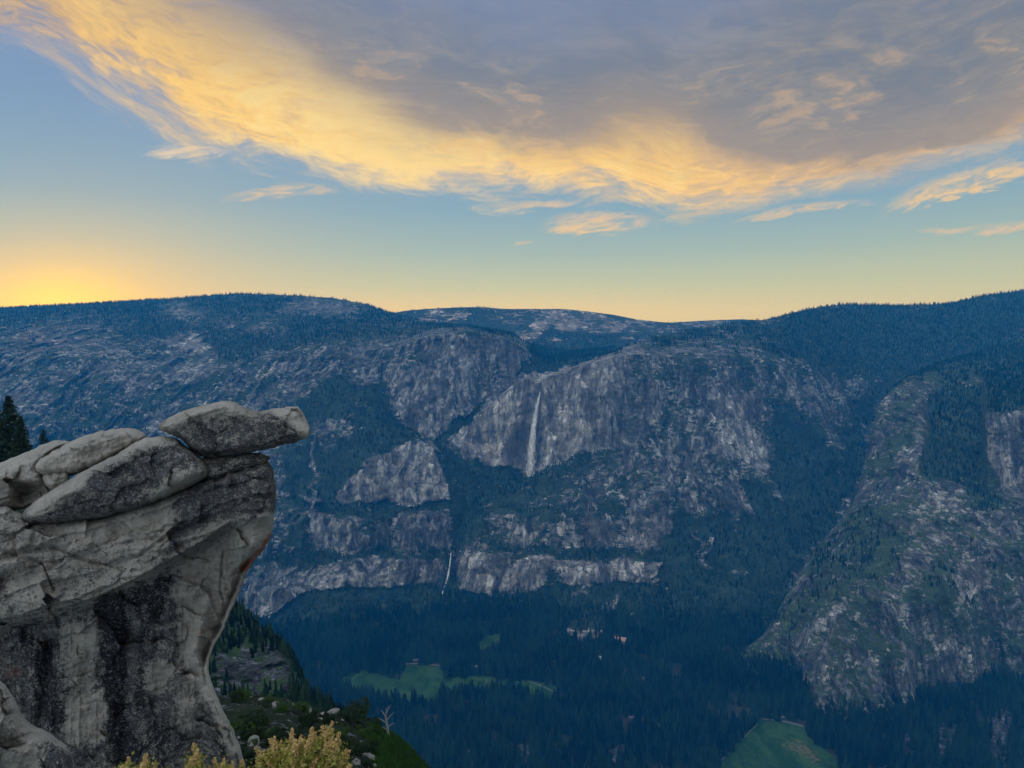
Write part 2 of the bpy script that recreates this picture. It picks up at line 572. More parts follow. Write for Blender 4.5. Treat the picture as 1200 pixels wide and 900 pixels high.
# ------------------------------------------------------------------ terrain materials
def mat_mountain(name, grain, rock_lo, rock_hi, veg_a, veg_b):
    """granite with vertical joints and stains, and brush or forest floor where 'veg' is high; grain = size of the finest clumps in metres"""
    m, N, b, o = new_mat(name)
    pos = N.n.new('ShaderNodeNewGeometry').outputs['Position']
    veg = N.attr('veg')
    warm = N.attr('warm')
    pale = N.attr('pale')
    big = N.noise(pos, 1 / (grain * 30), 5, 0.6)
    mid = N.noise(N.scale(pos, (1, 1, 1.8)), 1 / (grain * 6), 5, 0.65)
    fine = N.noise(pos, 1 / (grain * 1.6), 3, 0.6)
    streak = N.noise(N.scale(pos, (1, 1, 0.14)), 1 / (grain * 3.2), 5, 0.6, 0.4)
    diag = N.noise(N.scale(N.vm('ADD', pos, N.vm('SCALE', N.noise(pos, 1 / (grain * 22), 3, 0.5, col=True), scale=grain * 12)), (0.5, 0.5, 2.4)), 1 / (grain * 4.0), 4, 0.6)
    # granite
    strk2 = N.noise(N.scale(N.vm('ADD', pos, (311, 77, 19)), (1, 1, 0.07)), 1 / (grain * 7.0), 6, 0.62, 0.3)
    tone = N.m('ADD', N.m('MULTIPLY', strk2, 0.75), N.m('ADD', N.m('MULTIPLY', streak, 0.35), N.m('MULTIPLY', big, 0.45)))
    rock = N.mix(N.step(tone, 0.67, 0.89), rock_lo, rock_hi)
    wp = N.vm('ADD', pos, N.vm('SCALE', N.vm('SUBTRACT', N.noise(pos, 1 / (grain * 10), 4, 0.6, col=True), (0.5, 0.5, 0.5)), scale=grain * 9))
    for k_, (hs_, zs_, off_, amt_) in enumerate(((13.0, 0.26, 0.0, 0.55), (5.0, 0.34, 77.0, 0.40))):
        vec = N.scale(N.vm('ADD', wp, (off_, off_ * 2, off_)), (1 / (grain * hs_), 1 / (grain * hs_), zs_ / (grain * hs_)))
        vc = N.n.new('ShaderNodeTexVoronoi')
        vc.feature = 'F1'
        vc.inputs['Scale'].default_value = 1.0
        N.put(vc.inputs['Vector'], vec)
        cr_ = N.xyz(vc.outputs['Color'])[0]
        rock = N.vm('SCALE', rock, scale=N.m('MULTIPLY_ADD', N.m('SUBTRACT', cr_, 0.5), 2 * amt_, 1.0))
        ve = N.n.new('ShaderNodeTexVoronoi')
        ve.feature = 'DISTANCE_TO_EDGE'
        ve.inputs['Scale'].default_value = 1.0
        N.put(ve.inputs['Vector'], vec)
        rock = N.mix(N.step(ve.outputs['Distance'], 0.0, 0.05 if k_ == 0 else 0.09, 0.75 if k_ == 0 else 0.5, 0.0), rock, tuple(c * 0.2 for c in rock_lo))
    stain = N.step(N.m('ADD', N.m('MULTIPLY', N.noise(N.scale(N.vm('ADD', pos, (700, 300, 90)), (1, 1, 0.10)), 1 / (grain * 9), 5, 0.65, 0.5), 0.7), N.m('MULTIPLY', big, 0.3)), 0.52, 0.64)
    rock = N.mix(N.m('MULTIPLY', stain, 0.62), rock, tuple(c * 0.42 for c in rock_lo))
    crack = N.m('MAXIMUM', N.step(N.m('ABSOLUTE', N.m('SUBTRACT', streak, 0.48)), 0.022, 0.0), N.step(N.m('ABSOLUTE', N.m('SUBTRACT', diag, 0.5)), 0.030, 0.0))
    crack = N.m('MULTIPLY', crack, N.step(mid, 0.42, 0.55))
    rock = N.mix(N.m('MULTIPLY', crack, 0.85), rock, tuple(c * 0.18 for c in rock_lo))
    rock = N.mix(N.step(fine, 0.58, 0.72, 0, 0.25), rock, tuple(min(0.62, c * 1.35) for c in rock_hi))
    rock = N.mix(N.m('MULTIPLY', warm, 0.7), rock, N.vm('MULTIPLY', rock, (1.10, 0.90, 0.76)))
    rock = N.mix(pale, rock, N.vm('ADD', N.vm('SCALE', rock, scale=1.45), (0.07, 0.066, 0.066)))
    rock = N.mix(N.m('MULTIPLY', N.attr('wet_dark'), N.step(streak, 0.3, 0.5, 0.75, 0.98)), rock, (0.045, 0.045, 0.05))
    # brush and trees
    vcol = N.mix(N.step(N.m('ADD', fine, N.m('MULTIPLY', big, 0.9)), 0.78, 1.12), veg_a, veg_b)
    vcol = N.mix(N.step(N.m('ADD', mid, N.m('MULTIPLY', N.noise(N.vm('ADD', pos, (40, 900, 10)), 1 / (grain * 14), 4, 0.6), 0.8)), 0.92, 1.12, 0, 0.6), vcol, tuple(c * 2.0 for c in veg_b))
    nn = N.m('ADD', N.m('MULTIPLY', N.m('SUBTRACT', mid, 0.5), 1.7), N.m('ADD', N.m('MULTIPLY', N.m('SUBTRACT', fine, 0.5), 0.85), N.m('ADD', N.m('MULTIPLY', N.m('SUBTRACT', diag, 0.5), 1.2), N.m('MULTIPLY', N.m('SUBTRACT', big, 0.5), 1.9))))
    nn = N.m('MULTIPLY', nn, N.step(veg, 0.05, 0.35, 0.55, 1.0))
    f = N.step(N.m('ADD', veg, nn), 0.44, 0.58)
    N.put(b.inputs['Base Color'], N.mix(f, rock, vcol))
    bump = N.n.new('ShaderNodeBump')
    bump.inputs['Strength'].default_value = 0.45
    bump.inputs['Distance'].default_value = grain * 1.2
    N.put(bump.inputs['Height'], N.m('ADD', N.m('ADD', fine, N.m('MULTIPLY', streak, 2.0)), N.m('ADD', N.m('MULTIPLY', mid, 1.5), N.m('MULTIPLY', f, 1.0))))
    N.l.new(bump.outputs[0], b.inputs['Normal'])
    return m


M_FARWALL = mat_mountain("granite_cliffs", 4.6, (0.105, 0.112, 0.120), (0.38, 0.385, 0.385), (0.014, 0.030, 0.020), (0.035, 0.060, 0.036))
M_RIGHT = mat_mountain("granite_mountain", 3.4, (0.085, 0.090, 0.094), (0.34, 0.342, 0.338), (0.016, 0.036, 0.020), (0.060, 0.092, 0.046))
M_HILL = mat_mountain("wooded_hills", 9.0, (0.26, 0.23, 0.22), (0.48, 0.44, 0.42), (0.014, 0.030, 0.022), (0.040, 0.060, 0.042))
M_SPUR = mat_mountain("spur_rock", 0.75, (0.035, 0.038, 0.045), (0.15, 0.155, 0.165), (0.012, 0.040, 0.016), (0.050, 0.090, 0.030))
M_KNOLL = mat_mountain("knoll_rock", 0.16, (0.06, 0.06, 0.065), (0.28, 0.28, 0.285), (0.007, 0.016, 0.006), (0.011, 0.024, 0.008))

# ------------------------------------------------------------------ where rock is bare and where it is grown over
VEG = Raster(0.55)


def V(pts, val, r=2):
    if val < 0.6:
        val = val * 0.86 + 0.06
    VEG.poly(pts, val, 1 if r <= 1 else r * 2)


# upper slopes, left
V([(-220, 330), (460, 335), (640, 380), (600, 392), (480, 394), (400, 400), (330, 416), (260, 425), (160, 408), (60, 380), (-220, 388)], 0.80, 4)
V([(182, 360), (215, 355), (245, 368), (240, 376), (200, 372)], 0.30, 3)
V([(330, 352), (390, 350), (430, 360), (420, 370), (350, 368), (330, 362)], 0.36, 3)
V([(250, 374), (330, 372), (345, 384), (300, 392), (262, 388)], 0.50, 3)
V([(-220, 366), (40, 362), (130, 366), (180, 380), (150, 390), (60, 384), (-220, 392)], 0.70, 4)
V([(440, 372), (520, 366), (560, 380), (500, 388), (450, 386)], 0.60, 3)
# left cliffs
V([(-220, 395), (20, 392), (60, 378), (110, 380), (140, 395), (190, 410), (250, 408), (262, 430), (230, 452), (150, 472), (60, 488), (-220, 500)], 0.42, 4)
V([(0, 430), (60, 432), (100, 424), (90, 434), (40, 442), (0, 442)], 0.55, 2)
V([(120, 400), (200, 418), (250, 425), (210, 430), (170, 420)], 0.62, 2)
V([(192, 400), (215, 390), (240, 396), (248, 410), (215, 414)], 0.10, 2)
V([(80, 455), (130, 448), (185, 470), (240, 440), (290, 432), (300, 440), (240, 480), (200, 500), (60, 545), (55, 500)], 0.66, 5)
V([(140, 445), (180, 440), (178, 458), (150, 468)], 0.12, 2)
V([(200, 432), (240, 428), (232, 450), (205, 452)], 0.2, 2)
V([(160, 490), (220, 480), (250, 470), (230, 500), (180, 520)], 0.35, 3)
V([(258, 452), (330, 410), (430, 398), (475, 400), (455, 432), (435, 452), (392, 444), (372, 458), (330, 472), (270, 480)], 0.42, 3)
V([(300, 470), (345, 470), (360, 500), (310, 560), (280, 560)], 0.5, 4)
# dark bowl
V([(345, 474), (384, 446), (430, 450), (450, 453), (458, 475), (470, 490), (490, 513), (450, 530), (420, 548), (397, 575), (402, 600), (350, 604), (335, 560), (352, 520)], 0.98, 3)
V([(362, 492), (395, 480), (418, 496), (408, 514), (380, 512), (362, 506)], 0.30, 3)
V([(372, 520), (396, 518), (392, 528), (376, 530)], 0.6, 2)
# lower left ledges
V([(270, 560), (330, 555), (345, 604), (390, 604), (380, 646), (280, 655)], 0.52, 4)
VEG.line([(366, 508), (368, 560), (365, 610), (374, 690)], 5, 0.25, 1)
VEG.line([(350, 580), (380, 590), (385, 610)], 8, 0.25, 2)
# buttress
V([(452, 442), (468, 412), (500, 392), (545, 386), (590, 394), (612, 408), (620, 430), (603, 445), (578, 465), (548, 480), (545, 492), (524, 505), (510, 521), (490, 508), (474, 490), (460, 474)], 0.10, 2)
V([(520, 386), (545, 382), (600, 392), (614, 408), (600, 402), (560, 392)], 0.66, 2)
V([(555, 432), (600, 424), (616, 430), (590, 450), (560, 470), (552, 450)], 0.36, 3)
V([(470, 412), (500, 396), (510, 410), (490, 440), (478, 436)], 0.42, 3)
# wooded gorge behind the fall
V([(618, 412), (640, 384), (700, 392), (760, 392), (730, 406), (662, 433), (612, 441), (562, 478), (544, 500), (514, 524), (508, 520), (545, 484), (580, 466), (606, 446)], 0.99, 1)
# lower dome
V([(392, 587), (400, 572), (420, 548), (450, 530), (485, 515), (505, 522), (520, 544), (533, 575), (525, 587), (480, 592), (430, 586)], 0.03, 1)
VEG.line([(484, 520), (492, 555), (490, 588)], 4, 0.4, 1)
V([(370, 590), (430, 588), (480, 594), (532, 588), (542, 600), (480, 605), (400, 605), (366, 600)], 0.97, 1)
V([(366, 607), (400, 605), (480, 605), (536, 606), (532, 640), (500, 645), (380, 646), (356, 632)], 0.20, 2)
V([(420, 605), (445, 610), (440, 625), (425, 622)], 0.75, 2)
V([(280, 656), (380, 647), (470, 645), (532, 644), (530, 652), (380, 659), (285, 668)], 0.97, 2)
V([(350, 672), (400, 656), (520, 653), (536, 690), (500, 684), (440, 693), (390, 686), (350, 700), (296, 728), (270, 726), (310, 695)], 0.16, 1)
V([(280, 668), (360, 662), (340, 690), (290, 715)], 0.45, 3)
# gorge of the lower fall
V([(532, 590), (612, 560), (616, 570), (582, 602), (552, 628), (540, 650), (536, 694), (518, 694), (530, 640)], 0.80, 2)
V([(560, 588), (600, 566), (606, 570), (575, 596)], 0.5, 1)
# amphitheatre floor
V([(508, 520), (540, 534), (580, 549), (612, 545), (622, 560), (582, 586), (540, 602), (532, 576)], 0.985, 1)
# wall of the upper fall
V([(530, 516), (545, 499), (575, 473), (612, 442), (636, 438), (622, 556), (592, 549), (562, 541), (545, 528)], 0.0, 1)
V([(636, 438), (700, 421), (762, 398), (782, 430), (760, 520), (700, 527), (675, 531), (642, 549), (624, 557)], 0.0, 1)
V([(700, 424), (740, 412), (765, 420), (760, 500), (720, 520), (712, 470)], 0.22, 5)
V([(612, 566), (645, 548), (676, 531), (692, 560), (672, 602), (602, 606), (582, 596)], 0.62, 2)
V([(612, 566), (640, 556), (676, 534), (684, 545), (650, 570), (620, 585)], 0.78, 3)
V([(690, 530), (760, 520), (830, 540), (835, 600), (760, 612), (700, 606), (672, 600)], 0.38, 5)
V([(590, 596), (640, 596), (680, 605), (640, 610), (600, 606)], 0.9, 2)
V([(690, 590), (730, 592), (735, 602), (700, 606)], 0.85, 3)
# upper right of the wall
V([(752, 412), (830, 392), (900, 400), (940, 440), (902, 470), (905, 530), (880, 545), (830, 548), (760, 522), (772, 450)], 0.45, 5)
V([(744, 396), (830, 378), (960, 360), (960, 400), (900, 402), (830, 392), (760, 410)], 0.72, 4)
V([(836, 460), (884, 456), (892, 475), (880, 500), (897, 530), (908, 566), (870, 545), (842, 532)], 0.15, 3)
V([(765, 470), (790, 470), (800, 530), (790, 545), (772, 530)], 0.18, 2)
# ravine forest, right
V([(896, 470), (940, 480), (960, 500), (985, 540), (1000, 480), (1040, 440), (1066, 440), (1026, 472), (1018, 520), (1002, 582), (952, 642), (905, 720), (850, 762), (780, 704), (775, 630), (800, 600), (840, 612), (870, 560), (905, 575), (910, 530)], 0.985, 3)
V([(960, 352), (1000, 345), (1420, 310), (1420, 432), (1150, 432), (1060, 442), (990, 440), (900, 410), (900, 400)], 0.94, 5)
V([(886, 420), (930, 424), (985, 466), (982, 540), (958, 502), (918, 470)], 0.46, 5)
V([(855, 622), (850, 590), (858, 562), (868, 566), (884, 600), (888, 622), (876, 600), (866, 592), (866, 622)], 0.25, 2)
VEG.line([(892, 534), (912, 575), (918, 590)], 6, 0.3, 2)
VEG.line([(812, 618), (822, 640)], 3, 0.2, 1)
VEG.line([(832, 622), (832, 668)], 5, 0.4, 2)
V([(955, 366), (975, 358), (1000, 360), (985, 368)], 0.55, 2)
V([(1060, 358), (1090, 360), (1080, 368), (1060, 366)], 0.62, 2)
V([(1150, 395), (1200, 388), (1420, 380), (1420, 398), (1200, 400)], 0.5, 3)
# middle ledges, right of the lower fall
V([(575, 637), (640, 640), (700, 642), (770, 640), (790, 660), (690, 658), (640, 654), (580, 647)], 0.93, 2)
V([(552, 648), (562, 612), (602, 605), (640, 607), (690, 604), (770, 602), (780, 640), (700, 641), (640, 642), (575, 638)], 0.30, 3)
V([(770, 606), (790, 610), (785, 624), (765, 620)], 0.05, 1)
V([(538, 650), (640, 655), (700, 662), (740, 656), (775, 655), (762, 680), (690, 684), (640, 690), (582, 698), (538, 692)], 0.14, 1)
V([(640, 672), (660, 674), (655, 690), (642, 690)], 0.9, 2)
# foot of the cliffs: closed forest
V([(-220, 742), (260, 742), (296, 730), (350, 702), (390, 688), (440, 695), (500, 687), (536, 694), (582, 700), (640, 692), (690, 686), (764, 682), (800, 690), (850, 762), (900, 776), (930, 788), (958, 838), (1050, 838), (1100, 804), (1200, 794), (1420, 792), (1420, 1020), (-220, 1020)], 1.0, 1)
V([(700, 715), (722, 695), (726, 700), (712, 718)], 0.15, 1)
V([(672, 702), (688, 680), (692, 684), (680, 702)], 0.2, 1)
VEG.ell(742, 718, 6, 2, 0.3, 1, -20)
VEG.ell(830, 664, 8, 8, 0.45, 2)
VEG.ell(865, 672, 14, 5, 0.5, 2)
# right mountain
V([(930, 784), (960, 720), (1000, 685), (1040, 640), (1078, 600), (1076, 560), (1150, 580), (1420, 566), (1420, 792), (1200, 792), (1100, 802), (1050, 836), (960, 836)], 0.47, 2)
V([(955, 648), (1002, 585), (1060, 600), (1062, 680), (1002, 688), (952, 724), (922, 764), (898, 772), (918, 704)], 0.68, 3)
V([(1062, 610), (1110, 600), (1120, 650), (1080, 700), (1060, 680)], 0.40, 3)
V([(1078, 660), (1110, 640), (1130, 690), (1100, 730)], 0.62, 4)
V([(1150, 640), (1200, 640), (1200, 700), (1160, 690)], 0.5, 4)
V([(944, 652), (956, 650), (942, 690), (930, 710), (926, 700)], 0.2, 2)
V([(1028, 476), (1062, 442), (1076, 450), (1044, 484), (1036, 520), (1012, 590), (960, 646), (986, 602), (1014, 545), (1018, 515)], 0.46, 2)
V([(1044, 484), (1076, 452), (1082, 470), (1066, 510), (1050, 560), (1020, 590), (1014, 590), (1036, 522)], 0.64, 2)
V([(1084, 448), (1090, 456), (1082, 500), (1084, 540), (1078, 562), (1066, 552), (1072, 505), (1076, 470)], 0.26, 2)
V([(1052, 532), (1062, 526), (1066, 545), (1054, 566), (1048, 560)], 0.12, 1)
V([(1088, 460), (1120, 440), (1160, 434), (1420, 425), (1420, 480), (1158, 482), (1154, 560), (1150, 582), (1110, 585), (1082, 562), (1086, 520)], 0.97, 2)
V([(1120, 448), (1150, 444), (1160, 452), (1125, 456)], 0.5, 2)
V([(1080, 565), (1130, 568), (1120, 600), (1070, 606), (1068, 585)], 0.32, 3)
V([(1130, 580), (1155, 560), (1180, 582), (1160, 600), (1140, 604)], 0.8, 3)
V([(1156, 482), (1420, 480), (1420, 575), (1188, 582), (1172, 566), (1155, 540)], 0.28, 1)
V([(1156, 500), (1165, 485), (1162, 540), (1180, 560), (1170, 566), (1155, 540)], 0.0, 1)
V([(925, 760), (952, 724), (975, 706), (990, 720), (960, 770), (940, 790)], 0.30, 3)
VEG.line([(900, 772), (912, 750), (922, 742)], 4, 0.15, 1)
VEG.line([(1040, 730), (1070, 770), (1085, 800)], 4, 0.1, 1)
VEG.line([(1125, 655), (1128, 690), (1120, 726)], 4, 0.1, 1)
# pale boulder slides at the bottom right
V([(1100, 850), (1118, 848), (1122, 862), (1108, 880), (1098, 872)], 0.35, 3)
V([(1160, 835), (1182, 828), (1190, 850), (1180, 880), (1160, 880)], 0.35, 3)
V([(1060, 868), (1080, 862), (1084, 872), (1066, 876)], 0.5, 2)
# joints, gullies and grown-over ledges
for pts, wdt, val in (
        ([(760, 402), (748, 436), (738, 470), (734, 520)], 5, 0.62), ([(700, 428), (694, 470), (690, 520)], 3, 0.5), ([(800, 398), (790, 440), (784, 480), (776, 530)], 5, 0.66),
        ([(830, 392), (826, 440), (832, 500), (834, 560)], 4, 0.6), ([(760, 470), (746, 520), (735, 560), (728, 600)], 6, 0.66), ([(804, 500), (800, 560), (790, 600)], 6, 0.7),
        ([(742, 448), (766, 440), (800, 446)], 4, 0.6), ([(700, 470), (730, 455)], 3, 0.55), ([(860, 400), (870, 440), (866, 460)], 5, 0.66), ([(900, 410), (905, 450)], 5, 0.66),
        ([(478, 430), (490, 470), (506, 505)], 3, 0.5), ([(510, 396), (520, 440), (540, 478)], 3, 0.5), ([(560, 394), (556, 430), (566, 460)], 4, 0.55), ([(536, 392), (534, 420)], 3, 0.5),
        ([(300, 430), (350, 415), (420, 404)], 4, 0.62), ([(280, 460), (330, 440), (380, 425)], 4, 0.62), ([(20, 410), (100, 425), (170, 440)], 4, 0.55), ([(0, 460), (60, 455), (120, 440)], 5, 0.6),
        ([(120, 400), (150, 430), (190, 440)], 4, 0.55), ([(0, 405), (60, 415)], 4, 0.5), ([(400, 624), (520, 622)], 2, 0.5), ([(560, 625), (700, 622), (760, 618)], 3, 0.6), ([(600, 672), (700, 672), (760, 668)], 2, 0.5),
        ([(430, 545), (432, 585)], 2, 0.45), ([(460, 528), (458, 586)], 2, 0.4), ([(1000, 690), (1030, 740), (1040, 800)], 6, 0.62), ([(960, 740), (1000, 760), (1060, 770)], 6, 0.6),
        ([(1060, 700), (1100, 720), (1150, 740), (1200, 745)], 7, 0.62), ([(1100, 605), (1130, 640), (1170, 660), (1200, 668)], 7, 0.66), ([(1085, 740), (1100, 790)], 6, 0.6), ([(1150, 690), (1160, 740), (1180, 785)], 7, 0.62),
        ([(1180, 590), (1200, 640)], 8, 0.7), ([(1000, 700), (970, 760), (975, 810)], 4, 0.55), ([(1158, 510), (1200, 505)], 3, 0.6), ([(1162, 530), (1200, 528)], 4, 0.62)):
    VEG.line(pts, wdt, val, 2)
# distant hills
for cx, cy, rx, ry, v in ((632, 380, 12, 4, .0), (665, 383, 12, 4, .05), (676, 377, 6, 2.5, .15), (620, 393, 15, 4, .25), (650, 399, 12, 3, .3), (580, 372, 12, 3, .4),
                          (515, 367, 18, 4, .35), (540, 369, 9, 3, .3), (700, 378, 14, 3, .4), (734, 396, 12, 4, .45), (600, 378, 16, 3, .4), (720, 386, 10, 2.5, .4), (690, 372, 14, 2, .5)):
    VEG.ell(cx, cy, rx, ry, v, 2)

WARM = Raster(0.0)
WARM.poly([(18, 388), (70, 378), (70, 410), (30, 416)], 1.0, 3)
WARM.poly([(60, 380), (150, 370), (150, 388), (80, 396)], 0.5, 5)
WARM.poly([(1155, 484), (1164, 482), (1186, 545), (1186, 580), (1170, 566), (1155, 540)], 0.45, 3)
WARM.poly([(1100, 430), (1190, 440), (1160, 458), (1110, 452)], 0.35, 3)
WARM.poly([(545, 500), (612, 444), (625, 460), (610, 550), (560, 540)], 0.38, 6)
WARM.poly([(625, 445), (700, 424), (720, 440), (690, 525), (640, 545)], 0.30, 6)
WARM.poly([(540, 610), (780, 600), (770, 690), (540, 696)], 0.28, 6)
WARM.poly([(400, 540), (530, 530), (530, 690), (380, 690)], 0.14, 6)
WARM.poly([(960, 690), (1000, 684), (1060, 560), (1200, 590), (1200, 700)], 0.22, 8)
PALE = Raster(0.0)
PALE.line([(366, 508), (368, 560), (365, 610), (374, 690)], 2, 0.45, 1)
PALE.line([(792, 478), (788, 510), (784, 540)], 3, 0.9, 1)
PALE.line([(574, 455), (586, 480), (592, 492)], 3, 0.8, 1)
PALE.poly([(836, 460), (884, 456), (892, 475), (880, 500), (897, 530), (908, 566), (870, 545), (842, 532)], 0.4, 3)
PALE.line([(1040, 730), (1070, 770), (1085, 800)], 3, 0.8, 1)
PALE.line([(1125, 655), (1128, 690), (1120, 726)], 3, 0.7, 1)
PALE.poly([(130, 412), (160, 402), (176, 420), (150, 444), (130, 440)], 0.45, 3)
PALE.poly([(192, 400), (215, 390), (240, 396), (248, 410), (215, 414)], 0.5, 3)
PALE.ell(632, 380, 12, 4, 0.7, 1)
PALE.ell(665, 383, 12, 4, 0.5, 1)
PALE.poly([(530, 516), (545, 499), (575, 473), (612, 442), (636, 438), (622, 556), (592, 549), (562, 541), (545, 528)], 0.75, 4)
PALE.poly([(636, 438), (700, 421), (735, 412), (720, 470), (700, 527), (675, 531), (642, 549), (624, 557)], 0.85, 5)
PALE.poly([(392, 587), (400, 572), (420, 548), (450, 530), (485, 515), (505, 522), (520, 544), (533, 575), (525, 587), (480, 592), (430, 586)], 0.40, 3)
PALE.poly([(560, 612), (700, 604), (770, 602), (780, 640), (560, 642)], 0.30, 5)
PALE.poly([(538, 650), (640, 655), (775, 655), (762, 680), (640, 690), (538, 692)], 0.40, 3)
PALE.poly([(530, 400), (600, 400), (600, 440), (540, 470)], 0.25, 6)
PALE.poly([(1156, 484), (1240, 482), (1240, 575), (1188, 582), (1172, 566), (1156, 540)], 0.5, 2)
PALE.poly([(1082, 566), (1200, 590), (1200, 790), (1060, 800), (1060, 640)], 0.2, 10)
# dark rock: damp sides of the upper fall, joints and broader darker areas
WET_DARK = Raster(0.0)
WET_DARK.poly([(628, 462), (618, 470), (606, 500), (590, 520), (590, 548), (612, 556), (624, 520)], 0.9, 4)
WET_DARK.poly([(633, 462), (636, 500), (634, 545), (622, 556), (626, 510)], 0.9, 1)
for pts in (([(714, 430), (710, 480), (706, 525)]), ([(737, 424), (728, 470), (724, 540)]), ([(752, 436), (744, 480)]), ([(786, 470), (782, 510), (778, 545)]), ([(803, 470), (801, 520), (798, 545)]),
            ([(812, 440), (806, 470)]), ([(488, 440), (500, 500)]), ([(500, 420), (512, 500)]), ([(516, 410), (524, 490)]), ([(476, 540), (474, 588)]), ([(500, 540), (506, 586)]), ([(412, 565), (410, 586)]),
            ([(600, 610), (598, 636)]), ([(640, 610), (638, 640)]), ([(566, 655), (566, 690)]), ([(610, 658), (608, 690)]), ([(440, 612), (438, 640)]), ([(480, 660), (478, 684)]), ([(430, 662), (428, 686)]),
            ([(1100, 700), (1104, 760)]), ([(1010, 720), (1016, 800)]), ([(1170, 560), (1168, 580)])):
    WET_DARK.line(pts, 3, 0.75, 1)
WET_DARK.poly([(470, 445), (500, 405), (520, 400), (505, 450), (500, 500), (484, 490)], 0.35, 6)  # broad darker areas of the cliff faces
WET_DARK.poly([(728, 430), (760, 410), (766, 470), (752, 530), (728, 535)], 0.35, 6)
WET_DARK.poly([(530, 520), (560, 490), (575, 500), (560, 540)], 0.3, 6)
WET_DARK.line([(645, 474), (646, 490)], 5, 0.9, 2)
WET_DARK.line([(659, 452), (658, 505)], 2, 0.8, 1)
WET_DARK.line([(673, 456), (672, 520)], 2, 0.6, 1)

TERR = {}


def terrain(name, rows, pxa, pxb, step, mat, rough, label, cat, row_px=1.6, min_sub=5, flute=1.0, warp=1.0, unit=1.0):
    """rows: front to back, each a list of (px, py, d); returns grid info"""
    pxs = np.arange(pxa, pxb + step, step)
    PY, D = [], []
    for r in rows:
        r = sorted(r)
        x = [q[0] for q in r]
        PY.append(np.interp(pxs, x, [q[1] for q in r]))
        D.append(np.interp(pxs, x, [q[2] for q in r]))
    ys, ds = [], []
    for i in range(len(rows) - 1):
        n = int(max(min_sub, math.ceil(np.max(np.abs(PY[i + 1] - PY[i])) / row_px)))
        n = min(n, 120)
        for k in range(n + (1 if i == len(rows) - 2 else 0)):
            t = k / n
            d = D[i] * (1 - t) + D[i + 1] * t
            b = (PY[i] - CY) * D[i] * (1 - t) + (PY[i + 1] - CY) * D[i + 1] * t
            ds.append(d)
            ys.append(b / d + CY)
    PYg, Dg = np.array(ys), np.array(ds)
    # rounded corners between the rows
    for _ in range(3):
        Dg[1:-1] = 0.25 * Dg[:-2] + 0.5 * Dg[1:-1] + 0.25 * Dg[2:]
    PXg = np.broadcast_to(pxs, PYg.shape)
    W = unproj(PXg, PYg, Dg)
    x, y, z = W[..., 0] / unit, W[..., 1] / unit, W[..., 2] / unit
    wx = (fbm(x / 110, y / 110, z / 110, 6, 3, 0.65)) * 16 * warp
    wy = (fbm(x / 110, y / 110, z / 80, 6, 43, 0.65)) * 11 * warp
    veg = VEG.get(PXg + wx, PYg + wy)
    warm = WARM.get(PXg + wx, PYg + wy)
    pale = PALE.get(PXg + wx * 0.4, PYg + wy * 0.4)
    wet_dark = WET_DARK.get(PXg + wx * 0.2, PYg + wy * 0.2)
    rk = 1 - 0.6 * sstep(veg, 0.5, 0.9)
    dn = fbm(x / 260, y / 260, z / 260, 4, 11) * 34 + fbm(x / 60, y / 60, z / 60, 4, 23, 0.55) * 16 * rk
    bx = x + 40 * fbm(x / 150, y / 150, z / 150, 3, 131)
    dn = dn - (ridged(bx / 130, y / 400, z / 900, 3, 61) - 0.5) * 130 * flute * (0.35 + 0.65 * rk)
    dn = dn - (ridged(bx / 42, y / 140, z / 260, 4, 51) - 0.5) * 60 * flute * rk
    dn = dn + (ridged((x + z * .6) / 90, y / 90, (z - x * .35) / 44, 4, 91) - 0.5) * 20 * rk
    dn = dn + (ridged((x - z * .5) / 60, y / 60, (z + x * .5) / 30, 3, 191) - 0.5) * 9 * rk
    Dn = Dg + dn * rough * unit
    W = unproj(PXg, PYg, Dn)
    nr, nc = PYg.shape
    idx = np.arange(nr * nc).reshape(nr, nc)
    q = np.stack([idx[:-1, :-1], idx[:-1, 1:], idx[1:, 1:], idx[1:, :-1]], -1).reshape(-1, 4)
    o = mesh_obj(name, W, quads=q, mats=[mat], attrs={'veg': veg, 'warm': warm, 'pale': pale, 'wet_dark': wet_dark}, smooth=True)
    tag(o, label, cat, kind='structure')
    g = dict(px=PXg, py=PYg, d=Dn, W=W, veg=veg, pxs=pxs, obj=o)
    TERR[name] = g
    return g


def floor_row(pts, z=-3.0):
    out = []
    for px, d in pts:
        out.append((px, CY + FPX * ((CAMZ - z) / d - SP) / CP, d))
    return out


def depth_at(g, px, py):
    j = int(np.clip(np.searchsorted(g['pxs'], px), 0, len(g['pxs']) - 1))
    yy, dd = g['py'][:, j], g['d'][:, j]
    o = np.argsort(yy)
    return float(np.interp(py, yy[o], dd[o]))


